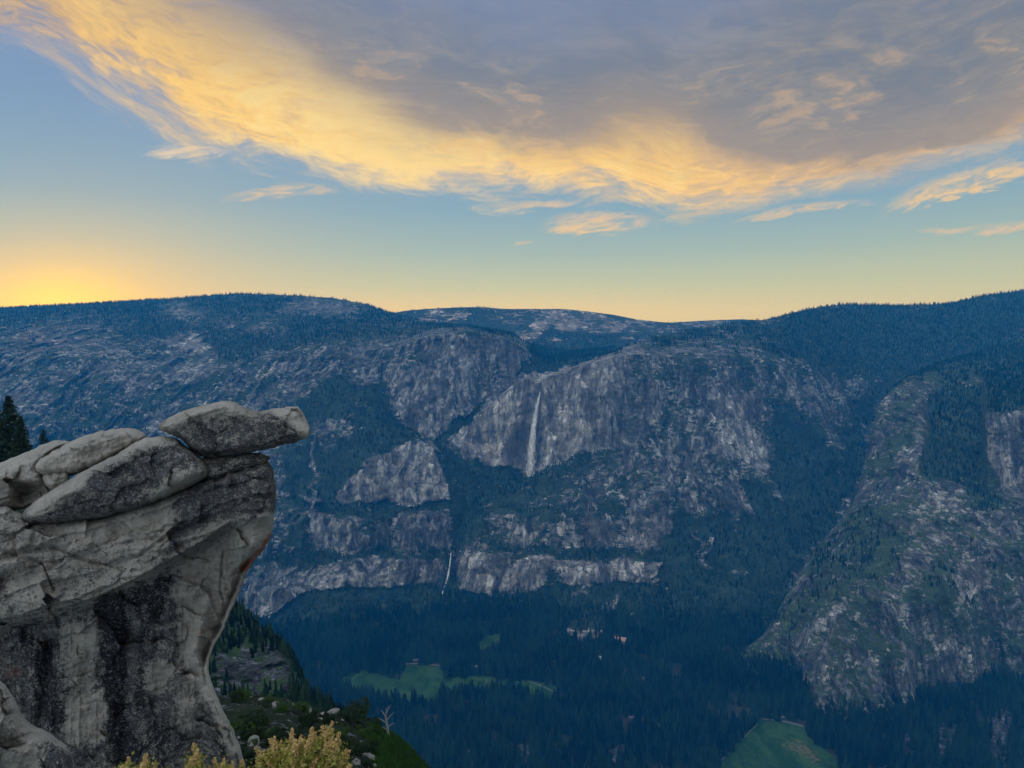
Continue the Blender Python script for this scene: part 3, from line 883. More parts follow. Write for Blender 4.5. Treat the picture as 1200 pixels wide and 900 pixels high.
# ---- left mountain
terrain("left_mountain", [
    floor_row([(-200, 2350), (300, 2380), (400, 2450), (500, 2480), (560, 2500), (720, 2600)]),
    [(-200, 722, 2450), (0, 722, 2450), (250, 728, 2470), (292, 726, 2480), (330, 712, 2520), (360, 700, 2560), (390, 687, 2620), (440, 693, 2640), (500, 687, 2700), (530, 693, 2730), (560, 690, 2920), (720, 680, 3200)],
    [(-200, 690, 2560), (250, 690, 2560), (300, 682, 2600), (360, 665, 2680), (400, 656, 2710), (450, 652, 2740), (520, 651, 2780), (545, 640, 2960), (720, 640, 3300)],
    [(-200, 680, 2600), (250, 680, 2600), (300, 672, 2650), (360, 656, 2740), (400, 647, 2790), (450, 644, 2830), (520, 644, 2840), (545, 632, 3010), (720, 632, 3350)],
    [(-200, 640, 2700), (250, 630, 2720), (300, 620, 2760), (360, 610, 2800), (400, 604, 2870), (450, 604, 2900), (525, 604, 2900), (545, 600, 3070), (720, 590, 3400)],
    [(-200, 610, 2850), (300, 592, 2900), (395, 589, 2990), (450, 591, 3000), (525, 586, 3030), (550, 570, 3160), (720, 560, 3450)],
    [(-200, 560, 3050), (300, 545, 3120), (380, 577, 3060), (397, 578, 3040), (420, 548, 3080), (450, 530, 3110), (485, 515, 3150), (505, 523, 3150), (520, 543, 3120), (532, 568, 3100), (550, 555, 3260), (720, 545, 3480)],
    [(-200, 470, 3500), (0, 475, 3500), (150, 500, 3450), (300, 490, 3450), (380, 450, 3560), (440, 455, 3560), (455, 480, 3500), (480, 500, 3420), (500, 514, 3330), (530, 506, 3400), (560, 470, 3600), (640, 442, 3800), (720, 424, 4000)],
    [(-200, 420, 3900), (0, 415, 3900), (100, 420, 3900), (200, 448, 3750), (300, 425, 3850), (380, 405, 3850), (440, 412, 3800), (480, 402, 3720), (500, 395, 3690), (545, 388, 3700), (590, 395, 3740), (615, 410, 3800), (640, 428, 3950), (720, 415, 4200)],
    [(-200, 385, 4600), (0, 385, 4600), (100, 380, 4700), (250, 385, 4700), (400, 378, 4700), (480, 382, 4500), (550, 384, 4200), (600, 392, 4300), (640, 420, 4500), (720, 408, 4700)],
    [(-200, 364, 5600), (0, 361, 5600), (60, 358, 5650), (130, 354, 5700), (200, 350, 5750), (250, 346, 5800), (280, 344, 5800), (340, 346, 5800), (390, 349, 5800), (430, 357, 5850), (455, 366, 5900), (500, 378, 5500), (550, 383, 5000), (600, 391, 4900), (640, 416, 5000), (720, 407, 5100)],
    [(-200, 376, 6500), (280, 358, 6600), (455, 376, 6600), (500, 388, 6200), (550, 392, 5600), (600, 400, 5500), (720, 415, 5600)],
], -200, 720, 1.5, M_FARWALL, 1.0, "granite mountain with wooded ridge filling the left half behind the valley", "mountain")

# ---- wall of the big waterfall and the wooded ridge to its right
terrain("waterfall_cliff", [
    floor_row([(500, 2700), (530, 2480), (600, 2430), (800, 2400), (1000, 2350), (1420, 2350)]),
    [(500, 690, 3000), (520, 692, 2860), (535, 694, 2750), (560, 698, 2700), (600, 695, 2700), (640, 690, 2720), (690, 685, 2710), (720, 681, 2740), (760, 681, 2730), (800, 690, 2650), (900, 700, 2600), (1420, 700, 2600)],
    [(500, 650, 3120), (520, 652, 2980), (535, 652, 2850), (560, 652, 2760), (640, 656, 2770), (700, 658, 2780), (760, 656, 2800), (850, 640, 2850), (950, 640, 2850), (1420, 640, 2900)],
    [(500, 640, 3170), (520, 643, 3020), (535, 643, 2890), (560, 644, 2830), (640, 643, 2850), (700, 642, 2850), (760, 640, 2860), (850, 620, 2930), (1420, 620, 3000)],
    [(500, 620, 3250), (530, 622, 3010), (560, 612, 2900), (600, 605, 2920), (640, 606, 2920), (700, 601, 2930), (760, 600, 2950), (850, 580, 3050), (1420, 580, 3200)],
    [(500, 575, 3520), (535, 555, 3470), (560, 557, 3400), (590, 560, 3330), (615, 557, 3270), (635, 548, 3240), (655, 539, 3220), (675, 531, 3200), (720, 545, 3120), (760, 545, 3080), (800, 545, 3100), (850, 540, 3150), (900, 545, 3250), (950, 530, 3400), (1010, 500, 3600), (1060, 480, 3800), (1420, 470, 3900)],
    [(500, 550, 3640), (530, 516, 3580), (545, 501, 3540), (575, 475, 3480), (600, 453, 3440), (612, 445, 3400), (622, 444, 3360), (628, 449, 3330), (633, 449, 3330), (638, 442, 3340), (660, 437, 3320), (700, 424, 3300), (730, 416, 3320), (760, 416, 3380), (800, 420, 3400), (850, 420, 3450), (900, 420, 3600), (950, 430, 3700), (1000, 440, 3850), (1060, 430, 4000), (1420, 420, 4100)],
    [(500, 548, 3700), (530, 514, 3640), (545, 499, 3600), (575, 473, 3550), (600, 451, 3510), (612, 443, 3480), (622, 443, 3450), (628, 447, 3440), (633, 447, 3440), (638, 440, 3430), (660, 434, 3480), (700, 419, 3680), (730, 407, 3900), (760, 397, 4100), (800, 389, 4300), (830, 383, 4400), (870, 378, 4500), (900, 374, 4600), (930, 366, 4700), (960, 360, 4800), (985, 357, 4850), (1010, 357, 4900), (1060, 358, 4900), (1110, 356, 4900), (1150, 347, 4900), (1200, 340, 4900), (1420, 315, 4900)],
    [(500, 556, 3900), (545, 505, 3800), (612, 452, 3700), (660, 443, 3750), (700, 430, 3950), (760, 408, 4500), (830, 393, 4800), (930, 380, 5100), (985, 370, 5400), (1110, 368, 5500), (1200, 355, 5500), (1420, 330, 5500)],
], 500, 1420, 1.5, M_FARWALL, 0.9, "sheer granite cliff wall with the tall waterfall, rising to a wooded ridge at right", "cliff")

# ---- right mountain, nearer
terrain("right_mountain", [
    floor_row([(866, 2060), (900, 2020), (935, 1990), (950, 1830), (1050, 1830), (1100, 1900), (1150, 1980), (1420, 2000)]),
    [(866, 788, 2085), (900, 786, 2090), (930, 786, 2090), (945, 815, 1940), (960, 834, 1860), (1050, 834, 1860), (1100, 805, 1980), (1150, 796, 2035), (1420, 790, 2060)],
    [(866, 771, 2140), (900, 762, 2160), (930, 750, 2150), (960, 720, 2100), (1000, 690, 2120), (1040, 700, 2060), (1100, 690, 2090), (1160, 680, 2110), (1420, 670, 2150)],
    [(866, 769, 2150), (895, 750, 2200), (920, 716, 2290), (950, 682, 2330), (1000, 640, 2350), (1060, 620, 2320), (1100, 610, 2320), (1150, 600, 2320), (1200, 592, 2320), (1420, 580, 2320)],
    [(866, 768, 2160), (895, 746, 2240), (920, 704, 2400), (955, 647, 2560), (985, 613, 2650), (1005, 583, 2680), (1040, 560, 2640), (1060, 548, 2600), (1078, 545, 2560), (1100, 545, 2600), (1150, 562, 2540), (1157, 578, 2430), (1200, 576, 2430), (1420, 570, 2430)],
    [(866, 767, 2170), (895, 744, 2260), (920, 701, 2420), (955, 644, 2580), (985, 610, 2680), (1005, 579, 2720), (1018, 521, 2850), (1030, 476, 2950), (1060, 470, 2920), (1080, 472, 2860), (1100, 500, 2780), (1150, 500, 2740), (1157, 482, 2470), (1200, 482, 2500), (1420, 478, 2550)],
    [(866, 766, 2180), (895, 743, 2270), (920, 700, 2430), (955, 643, 2590), (985, 609, 2690), (1005, 578, 2730), (1018, 519, 2870), (1030, 474, 2970), (1045, 456, 3050), (1062, 443, 3150), (1100, 436, 3250), (1150, 430, 3300), (1200, 425, 3350), (1420, 410, 3400)],
    [(866, 768, 2260), (895, 745, 2350), (920, 702, 2510), (955, 645, 2680), (985, 611, 2780), (1005, 580, 2830), (1018, 521, 2970), (1030, 476, 3080), (1045, 458, 3150), (1062, 442, 3300), (1100, 426, 3550), (1150, 412, 3700), (1200, 396, 3800), (1420, 380, 3900)],
    [(866, 790, 2400), (955, 680, 2800), (1018, 560, 3100), (1062, 460, 3600), (1200, 410, 4200), (1420, 395, 4300)],
], 866, 1420, 1.4, M_RIGHT, 0.75, "steep granite mountain with brush ledges, nearest on the right side of the valley", "mountain")

# ---- far hills
terrain("far_hills", [
    [(380, 440, 4900), (640, 430, 4900), (760, 420, 4900), (980, 420, 4900)],
    [(380, 400, 5400), (640, 404, 5400), (760, 402, 5400), (980, 405, 5400)],
    [(380, 385, 5800), (560, 382, 5800), (700, 386, 5800), (760, 390, 5800), (980, 392, 5800)],
    [(380, 374, 6200), (455, 368, 6200), (475, 364, 6200), (500, 362, 6200), (540, 360, 6200), (570, 360, 6200), (590, 362, 6200), (630, 362, 6200), (660, 362, 6200), (690, 365, 6200), (720, 369, 6200), (745, 374, 6200), (770, 377, 6200), (800, 379, 6200), (980, 386, 6200)],
    [(380, 385, 6500), (600, 372, 6500), (980, 396, 6500)],
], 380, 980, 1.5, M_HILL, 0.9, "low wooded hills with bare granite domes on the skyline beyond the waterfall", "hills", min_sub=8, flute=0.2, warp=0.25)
terrain("distant_ridge", [
    [(720, 400, 6600), (1000, 400, 6600)],
    [(720, 388, 6750), (1000, 390, 6750)],
    [(720, 383, 6950), (760, 380, 6950), (800, 377, 6950), (840, 375, 6950), (870, 374, 6950), (885, 375, 6950), (910, 378, 6950), (1000, 386, 6950)],
    [(720, 390, 7050), (1000, 392, 7050)],
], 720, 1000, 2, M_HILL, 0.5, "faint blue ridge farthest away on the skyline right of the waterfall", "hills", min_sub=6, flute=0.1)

# ------------------------------------------------------------------ valley floor
def mat_floor():
    m, N, b, o = new_mat("valley_ground")
    pos = N.n.new('ShaderNodeNewGeometry').outputs['Position']
    n = N.noise(pos, 1 / 60.0, 5, 0.6)
    f = N.noise(pos, 1 / 7.0, 4, 0.6)
    N.put(b.inputs['Base Color'], N.mix(N.step(N.m('ADD', n, N.m('MULTIPLY', f, 0.6)), 0.6, 1.05), (0.018, 0.030, 0.018), (0.060, 0.062, 0.040)))
    return m


fl = mesh_obj("valley_floor", [(-9000, -900, 0), (9000, -900, 0), (9000, 7200, 0), (-9000, 7200, 0)], quads=[(0, 1, 2, 3)], mats=[mat_floor()])
tag(fl, "flat dark forest floor of the valley far below", "ground", kind='structure')


def mat_meadow(name, tanf):
    m, N, b, o = new_mat(name)
    pos = N.n.new('ShaderNodeNewGeometry').outputs['Position']
    n = N.noise(N.scale(pos, (1, 0.7, 1)), 1 / 75.0, 6, 0.62, 1.2)
    f = N.noise(pos, 1 / 9.0, 4, 0.7)
    c = N.mix(N.step(N.m('ADD', n, N.m('MULTIPLY', N.m('SUBTRACT', f, 0.5), 0.5)), 0.36, 0.66), (0.014, 0.054, 0.009), (0.050, 0.115, 0.022))
    c = N.mix(N.step(N.m('ADD', n, N.m('MULTIPLY', f, 0.35)), 0.76 - tanf * 0.06, 0.92 - tanf * 0.06, 0, 0.7), c, (0.11, 0.09, 0.035))
    c = N.mix(N.step(f, 0.55, 0.75, 0, 0.45), c, (0.014, 0.060, 0.010))
    dry = N.attr('dry')
    c = N.mix(N.m('MULTIPLY', N.step(N.m('ADD', dry, N.m('MULTIPLY', N.m('SUBTRACT', f, 0.5), 1.4)), 0.45, 0.75), 0.75), c, (0.19, 0.14, 0.065))
    N.put(b.inputs['Base Color'], c)
    return m


def ground_z(py, z):
    return d_at_z(py, z)


def flat_patch(name, poly, z, mat, label, cat, kind='structure', ragged=9.0, dry=None):
    """a flat sheet on the valley floor with an uneven outline"""
    P = []
    n = len(poly)
    for i in range(n):
        a, b = poly[i], poly[(i + 1) % n]
        k = max(2, int(math.hypot(b[0] - a[0], b[1] - a[1]) / 3))
        for j in range(k):
            P.append((a[0] + (b[0] - a[0]) * j / k, a[1] + (b[1] - a[1]) * j / k))
    P = np.array(P)
    W = unproj(P[:, 0], P[:, 1], d_at_z(P[:, 1], z))
    if ragged:
        W[:, 0] += fbm(W[:, 0] / 25, W[:, 1] / 25, np.zeros(len(W)), 3, 5) * ragged
        W[:, 1] += fbm(W[:, 0] / 25, W[:, 1] / 25, np.ones(len(W)), 3, 8) * ragged
    bm = bmesh.new()
    vs = [bm.verts.new(w) for w in W]
    bm.faces.new(vs)
    bmesh.ops.triangulate(bm, faces=bm.faces[:])
    bmesh.ops.subdivide_edges(bm, edges=bm.edges[:], cuts=3, use_grid_fill=True)
    me = bpy.data.meshes.new(name)
    bm.to_mesh(me)
    bm.free()
    co = np.empty(len(me.vertices) * 3, np.float32)
    me.vertices.foreach_get('co', co)
    co = co.reshape(-1, 3)
    px, py, _ = proj(co)
    at = me.attributes.new('dry', 'FLOAT', 'POINT')
    at.data.foreach_set('value', (dry.get(px, py) if dry else np.zeros(len(co))).astype(np.float32))
    at = me.attributes.new('veg', 'FLOAT', 'POINT')
    at.data.foreach_set('value', np.full(len(co), 0.42, np.float32))
    me.materials.append(mat)
    o = bpy.data.objects.new(name, me)
    COL.objects.link(o)
    tag(o, label, cat, kind=kind)
    return o


DRY = Raster(0.0)
DRY.poly([(914, 868), (935, 868), (948, 875), (955, 886), (968, 898), (945, 892), (925, 878)], 0.8, 3)
DRY.poly([(915, 866), (935, 866), (938, 878), (922, 880)], 0.8, 2)
M_MEADOW = mat_meadow("meadow_grass", 0.0)
MEADOW_MAIN = [(398, 796), (412, 788), (430, 786), (455, 792), (467, 794), (474, 786), (476, 779.5), (494, 780), (514, 781.5), (519, 787), (525, 793), (540, 794), (560, 790), (585, 796), (620, 797), (640, 800), (655, 804), (654, 815), (642, 822), (620, 812), (600, 808), (570, 812), (545, 806), (520, 812), (505, 824), (470, 820), (445, 816), (430, 812), (400, 806)]
MEADOW_SMALL = [(556, 760), (566, 748), (576, 740), (588, 744), (584, 752), (572, 756), (566, 762)]
MEADOW_RIGHT = [(890, 843), (910, 845), (940, 850), (945, 862), (960, 872), (975, 884), (990, 905), (1000, 940), (800, 940), (842, 896)]
flat_patch("meadow", MEADOW_MAIN, 0.5, M_MEADOW, "long green meadow clearing in the middle of the valley forest", "meadow")
flat_patch("meadow", MEADOW_SMALL, 0.5, M_MEADOW, "smallest pale green clearing above the long valley meadow", "meadow")
flat_patch("meadow", MEADOW_RIGHT, 0.5, M_MEADOW, "green meadow with dry tan patches at the bottom edge, right of the middle", "meadow", dry=DRY)
M_TALUS = mat_mountain("talus_stones", 1.6, (0.05, 0.05, 0.055), (0.26, 0.26, 0.27), (0.012, 0.026, 0.018), (0.030, 0.050, 0.030))
M_VILL = simple_mat("village_ground", (0.13, 0.125, 0.115), 0.5, 0.08)
TALUS = [([(1098, 872), (1100, 855), (1110, 848), (1124, 850), (1122, 864), (1114, 880), (1108, 898), (1098, 898)], "pale boulder slide in the forest at the bottom right"),
         ([(1160, 880), (1160, 842), (1172, 830), (1186, 830), (1190, 850), (1184, 880), (1178, 905), (1162, 905)], "palest boulder slide in the bottom right corner of the valley"),
         ([(1060, 872), (1066, 864), (1080, 862), (1084, 870), (1072, 877)], "small pale stony clearing right of the dry patched meadow"),
         ([(536, 866), (546, 868), (552, 884), (562, 899), (548, 899), (540, 884)], "pale rocky gully among the trees at the bottom, left of the middle"),
         ([(606, 874), (618, 866), (622, 880), (632, 900), (616, 900), (610, 888)], "faint pale gully among the trees at the bottom middle"),
         ([(700, 880), (722, 876), (740, 882), (748, 890), (720, 896), (704, 890)], "stony clearing among the trees at the bottom, right of the middle")]
for pl_, lab_ in TALUS:
    flat_patch("talus", pl_, 0.4, M_TALUS, lab_, "talus", ragged=13.0)
VILLAGE = [(658, 736), (672, 730), (684, 724), (694, 726), (706, 733), (706, 744), (694, 750), (676, 752), (664, 744)]
flat_patch("village_ground", VILLAGE, 0.4, M_VILL, "pale open ground between the houses of the village cluster", "ground", ragged=7.0)
M_ROAD = simple_mat("pale_asphalt", (0.20, 0.20, 0.20), 0.2, 0.05)


def ribbon(name, pts, width, z, mat, label, cat):
    W = [Vector(unproj(p[0], p[1], d_at_z(p[1], z))) for p in pts]
    co, q = [], []
    for i, w in enumerate(W):
        t = (W[min(i + 1, len(W) - 1)] - W[max(i - 1, 0)]).normalized()
        n = Vector((-t.y, t.x, 0)) * width / 2
        co += [w + n, w - n]
        if i:
            q.append((2 * i - 2, 2 * i - 1, 2 * i + 1, 2 * i))
    o = mesh_obj(name, [tuple(c) for c in co], quads=q, mats=[mat])
    tag(o, label, cat, kind='structure')
    return o


ribbon("road", [(473, 778), (485, 777.5), (500, 778.5), (518, 780)], 6, 1.0, M_ROAD, "pale straight road along the far edge of the long meadow", "road")
ribbon("road", [(618, 798), (630, 802), (642, 807), (653, 813)], 3.5, 1.0, M_ROAD, "pale road crossing the right end of the long meadow", "road")
ribbon("road", [(890, 842), (905, 843.5), (922, 846), (942, 851)], 6, 1.0, M_ROAD, "pale road along the far edge of the dry patched meadow", "road")
ribbon("path", [(400, 801), (412, 797), (419, 790)], 1.6, 1.1, M_ROAD, "thin pale path at the left end of the long meadow", "path")
ribbon("path", [(565, 811), (569, 802), (571, 796)], 1.6, 1.1, M_ROAD, "thin pale path across the middle of the long meadow", "path")
ribbon("path", [(448, 817), (460, 818), (472, 820.5)], 1.6, 1.1, M_ROAD, "thin pale path on the near edge of the long meadow", "path")
ribbon("path", [(842, 895), (858, 878), (874, 862), (888, 848)], 1.6, 1.1, M_ROAD, "thin straight path along the left side of the dry patched meadow", "path")

# ------------------------------------------------------------------ trees
M_BARK = simple_mat("bark", (0.055, 0.040, 0.030), 0.3, 1.0)
def mat_needles(name, col_a, col_b):
    m, N, b, o = new_mat(name)
    pos = N.n.new('ShaderNodeNewGeometry').outputs['Position']
    ri = N.n.new('ShaderNodeObjectInfo').outputs['Random']
    n = N.noise(pos, 1 / 170.0, 4, 0.6)
    f = N.m('ADD', N.m('MULTIPLY', ri, 0.55), N.m('MULTIPLY', N.m('SUBTRACT', n, 0.35), 1.5))
    N.put(b.inputs['Base Color'], N.mix(N.step(f, 0.1, 0.9), col_a, col_b))
    return m


M_NEEDLE = mat_needles("conifer_needles", (0.0015, 0.007, 0.004), (0.026, 0.066, 0.026))
M_NEEDLE_G = simple_mat("pine_needles", (0.040, 0.078, 0.030), 0.4, 0.6, randomize=True)


def conifer_mesh(name, seed, tiers, spokes, height=1.0, width=0.30, needle=None, droop=0.06):
    """a small conifer: tapered trunk and ragged whorls of boughs; unit height"""
    rd = random.Random(seed)
    co, tr, mi = [], [], []

    def add(f, m):
        tr.append(f)
        mi.append(m)
    k = 5
    for h, r in ((0.0, 0.018), (0.45, 0.011), (0.97, 0.002)):
        for i in range(k):
            a = 2 * math.pi * i / k
            co.append((r * math.cos(a), r * math.sin(a), h * height))
    for s in range(2):
        for i in range(k):
            a, b = s * k + i, s * k + (i + 1) % k
            add((a, b, b + k), 0)
            add((a, b + k, a + k), 0)
    for t in range(tiers):
        f = t / (tiers - 1)
        z = 0.10 + 0.86 * f
        rad = width * (1 - f) ** 0.85 * rd.uniform(0.75, 1.15) * (0.72 if f < 0.12 else 1) + 0.012
        th = 0.9 / tiers * rd.uniform(1.5, 2.2)
        top = len(co)
        co.append((0, 0, min(1.0, z + th)))
        ring = len(co)
        ph = rd.uniform(0, 6)
        for i in range(spokes * 2):
            a = ph + math.pi * i / spokes + rd.uniform(-.12, .12)
            rr = rad * (rd.uniform(0.75, 1.2) if i % 2 == 0 else rd.uniform(0.28, 0.5))
            co.append((rr * math.cos(a), rr * math.sin(a), z - droop * rr / max(width, .01) + rd.uniform(-.012, .012)))
        for i in range(spokes * 2):
            add((top, ring + i, ring + (i + 1) % (spokes * 2)), 1)
    me_o = mesh_obj(name, co, tris=tr, mats=[M_BARK, needle or M_NEEDLE], smooth=False, matidx=mi)
    COL.objects.unlink(me_o)
    return me_o


PROTO = [conifer_mesh("conifer_source", s, t, k, width=w) for s, t, k, w in ((1, 9, 6, .21), (2, 11, 5, .17), (3, 8, 6, .25), (4, 10, 5, .19))]
PROTO_COL = bpy.data.collections.new("conifer_kinds")
for p in PROTO:
    PROTO_COL.objects.link(p)


def forest_points(g, spacing, hmin, hmax, thr=0.62, cap=60000, jitter=True):
    W, veg = g['W'], g['veg']
    a = W[1:, :-1] - W[:-1, :-1]
    b = W[:-1, 1:] - W[:-1, :-1]
    area = np.linalg.norm(np.cross(a, b), axis=-1)
    # steep ground carries fewer trees
    nz = np.abs(np.cross(a, b)[..., 2]) / np.maximum(area, 1e-9)
    vc = 0.25 * (veg[1:, 1:] + veg[1:, :-1] + veg[:-1, 1:] + veg[:-1, :-1])
    c = W[:-1, :-1]
    clump = vnoise(c[..., 0] / 45, c[..., 1] / 45, c[..., 2] / 45, 77)
    f = sstep(vc + (clump - 0.5) * 0.55, thr - 0.12, thr + 0.15) * sstep(nz, 0.10, 0.45)
    lam = area * nz / spacing ** 2 * f
    tot = lam.sum()
    if tot > cap:
        lam = lam * cap / tot
    n = rng.poisson(lam)
    i, j = np.nonzero(n)
    rep = n[i, j]
    i, j = np.repeat(i, rep), np.repeat(j, rep)
    s, t = rng.random(len(i)), rng.random(len(i))
    P = W[i, j] + a[i, j] * s[:, None] + b[i, j] * t[:, None]
    H = rng.uniform(hmin, hmax, len(P)) * (0.75 + 0.5 * rng.random(len(P)))
    return P, H


def forest_group():
    ng = bpy.data.node_groups.new("forest_scatter", 'GeometryNodeTree')
    ng.interface.new_socket("Geometry", in_out='INPUT', socket_type='NodeSocketGeometry')
    ng.interface.new_socket("Geometry", in_out='OUTPUT', socket_type='NodeSocketGeometry')
    N = ng.nodes
    L = ng.links
    gi, go = N.new('NodeGroupInput'), N.new('NodeGroupOutput')
    ci = N.new('GeometryNodeCollectionInfo')
    ci.inputs['Collection'].default_value = PROTO_COL
    ci.inputs['Separate Children'].default_value = True
    ci.inputs['Reset Children'].default_value = True
    ip = N.new('GeometryNodeInstanceOnPoints')
    ip.inputs['Pick Instance'].default_value = True
    hs = N.new('GeometryNodeInputNamedAttribute')
    hs.data_type = 'FLOAT'
    hs.inputs[0].default_value = "height"
    ro = N.new('GeometryNodeInputNamedAttribute')
    ro.data_type = 'FLOAT_VECTOR'
    ro.inputs[0].default_value = "turn"
    er = N.new('FunctionNodeEulerToRotation')
    L.new(ro.outputs['Attribute'], er.inputs[0])
    ri = N.new('FunctionNodeRandomValue')
    ri.data_type = 'INT'
    for s in ri.inputs:
        if s.name == 'Max' and s.type == 'INT':
            s.default_value = len(PROTO) - 1
    out = [s for s in ri.outputs if s.type == 'INT'][0]
    m2p = N.new('GeometryNodeMeshToPoints')
    L.new(gi.outputs[0], m2p.inputs['Mesh'])
    L.new(m2p.outputs[0], ip.inputs['Points'])
    L.new(ci.outputs[0], ip.inputs['Instance'])
    L.new(out, ip.inputs['Instance Index'])
    L.new(er.outputs[0], ip.inputs['Rotation'])
    L.new(hs.outputs['Attribute'], ip.inputs['Scale'])
    L.new(ip.outputs[0], go.inputs[0])
    return ng


FG = forest_group()


def make_forest(name, P, H, label):
    P = np.asarray(P, np.float32)
    o = mesh_obj(name, P - np.array([0, 0, 0.6], np.float32), mats=[M_NEEDLE], attrs={'height': H})
    at = o.data.attributes.new('turn', 'FLOAT_VECTOR', 'POINT')
    tv = np.zeros((len(P), 3), np.float32)
    tv[:, 2] = rng.uniform(0, 6.28, len(P))
    tv[:, 0] = rng.uniform(-.05, .05, len(P))
    at.data.foreach_set('vector', tv.ravel())
    md = o.modifiers.new("scatter", 'NODES')
    md.node_group = FG
    tag(o, label, "forest", kind='stuff')
    print(name, len(P))
    return o


# valley floor forest
def in_poly(px, py, poly):
    ins = np.zeros(len(px), bool)
    for i in range(len(poly)):
        xa, ya = poly[i]
        xb, yb = poly[(i + 1) % len(poly)]
        if ya == yb:
            continue
        ins ^= ((ya > py) != (yb > py)) & (px < (xb - xa) * (py - ya) / (yb - ya) + xa)
    return ins


n0 = 62000
vx = rng.uniform(-1500, 1900, n0)
vy = rng.uniform(1350, 2720, n0)
VP = np.stack([vx, vy, np.zeros(n0)], -1)
px, py, dd = proj(VP)
keep = (px > 215) & (px < 1290) & (py < 945)
SPARSE = [p_ for p_, _ in TALUS] + [[(x, y + 4) for x, y in VILLAGE]]
CLEAR = [[(x + 0, y + 1) for x, y in MEADOW_MAIN], MEADOW_SMALL, [(x, y + 5) for x, y in MEADOW_SMALL], [(x, y + 9) for x, y in MEADOW_SMALL], MEADOW_RIGHT,
         [(471, 782), (520, 784), (520, 778.5), (471, 776.5)], [(888, 846), (944, 856), (945, 850), (889, 841)],
         [(614, 800), (645, 822), (660, 812), (625, 794)]]
for pl in CLEAR:
    keep &= ~in_poly(px + vnoise(vx / 18, vy / 18, np.ones(n0), 61) * 8 - 4, py + vnoise(vx / 18, vy / 18, np.zeros(n0), 62) * 7 - 4.5, pl)
for pl in SPARSE:
    keep &= ~(in_poly(px + vnoise(vx / 14, vy / 14, np.ones(n0), 63) * 12 - 6, py + vnoise(vx / 14, vy / 14, np.ones(n0), 64) * 10 - 5, pl) & (rng.random(n0) > 0.22))
dens = vnoise(vx / 70, vy / 70, np.zeros(n0), 5) * 0.6 + vnoise(vx / 25, vy / 25, np.zeros(n0), 9) * 0.4
sl = VEG.get(px, py)
keep &= (dens > 0.30) & (rng.random(n0) < sstep(sl, 0.2, 0.8))
# nothing inside the mountains' feet
VP, VH, px, py, dd, dens = VP[keep], (rng.uniform(18, 50, n0) * (0.8 + 0.3 * rng.random(n0)))[keep], px[keep], py[keep], dd[keep], dens[keep]

# houses stand in clearings
HOUSE = []
NVIL = 34
for i in range(NVIL):
    hy = rng.uniform(726, 748)
    hx = rng.uniform(664 + max(0, 736 - hy) * 1.0, 706 - max(0, 733 - hy) * 1.5)
    HOUSE.append((hx, hy, rng.uniform(8, 17), rng.uniform(7, 10), rng.uniform(3, 5), 'grey'))
HOUSE += [(727, 752, 40, 24, 8, 'rust'), (702.5, 773, 11, 9, 9, 'white'), (650, 728, 12, 8, 5, 'dark'), (748, 737, 12, 8, 5, 'dark'), (487, 775, 16, 9, 5, 'dark'), (558, 783, 22, 10, 6, 'dark'),
          (752, 797, 14, 9, 6, 'dark'), (768, 853, 18, 12, 6, 'dark'), (740, 843, 14, 9, 6, 'dark'), (916, 842, 12, 8, 4, 'dark')]
HP = unproj(np.array([h[0] for h in HOUSE]), np.array([h[1] for h in HOUSE]), d_at_z(np.array([h[1] for h in HOUSE]), 0.0))
ok = np.ones(len(VP), bool)
for hp, h in zip(HP, HOUSE):
    rel = VP[:, :2] - hp[:2]
    rr = h[2] * 0.5 + 3
    ok &= ~((np.abs(rel[:, 0]) < rr) & (rel[:, 1] < h[3]) & (rel[:, 1] > -h[3] - 22))
VP, VH, px, py, dd = VP[ok], VH[ok], px[ok], py[ok], dd[ok]

inview = (px > 470) & (px < 1200) & (py < 903) & ((py > 700))
order = np.argsort(np.where(inview, dd - VH * 3, 1e9))
near = order[:300]
rest = np.ones(len(VP), bool)
rest[near] = False
make_forest("valley_forest", VP[rest], VH[rest], "dense dark conifer forest covering the valley floor")
for k, i in enumerate(near):
    o = PROTO[k % 4].copy()
    o.name = "valley_conifer"
    COL.objects.link(o)
    o.location = VP[i]
    o.location.z -= 0.5
    o.scale = (VH[i],) * 3
    o.rotation_euler = (0, 0, random.uniform(0, 6.28))
    tag(o, "tall dark conifer at the near edge of the valley forest, along the bottom", "tree", "nearest conifers of the valley forest")

for nm, sp, h0, h1, thr, cap, lab in (("left_mountain", 17, 11, 23, 0.66, 46000, "dark conifer forest on the slopes and ridge of the left mountain"),
                                      ("waterfall_cliff", 15, 11, 24, 0.66, 48000, "dark conifer forest on the ravine and ridge right of the waterfall"),
                                      ("right_mountain", 11, 9, 22, 0.72, 14000, "green conifers on the ledges and upper slope of the right mountain"),
                                      ("far_hills", 22, 11, 22, 0.70, 20000, "dark forest on the low hills beyond the waterfall")):
    P, H = forest_points(TERR[nm], sp, h0, h1, thr, cap)
    make_forest({"left_mountain": "mountain_forest", "waterfall_cliff": "ridge_forest", "right_mountain": "slope_forest", "far_hills": "hill_forest"}[nm], P, H, lab)

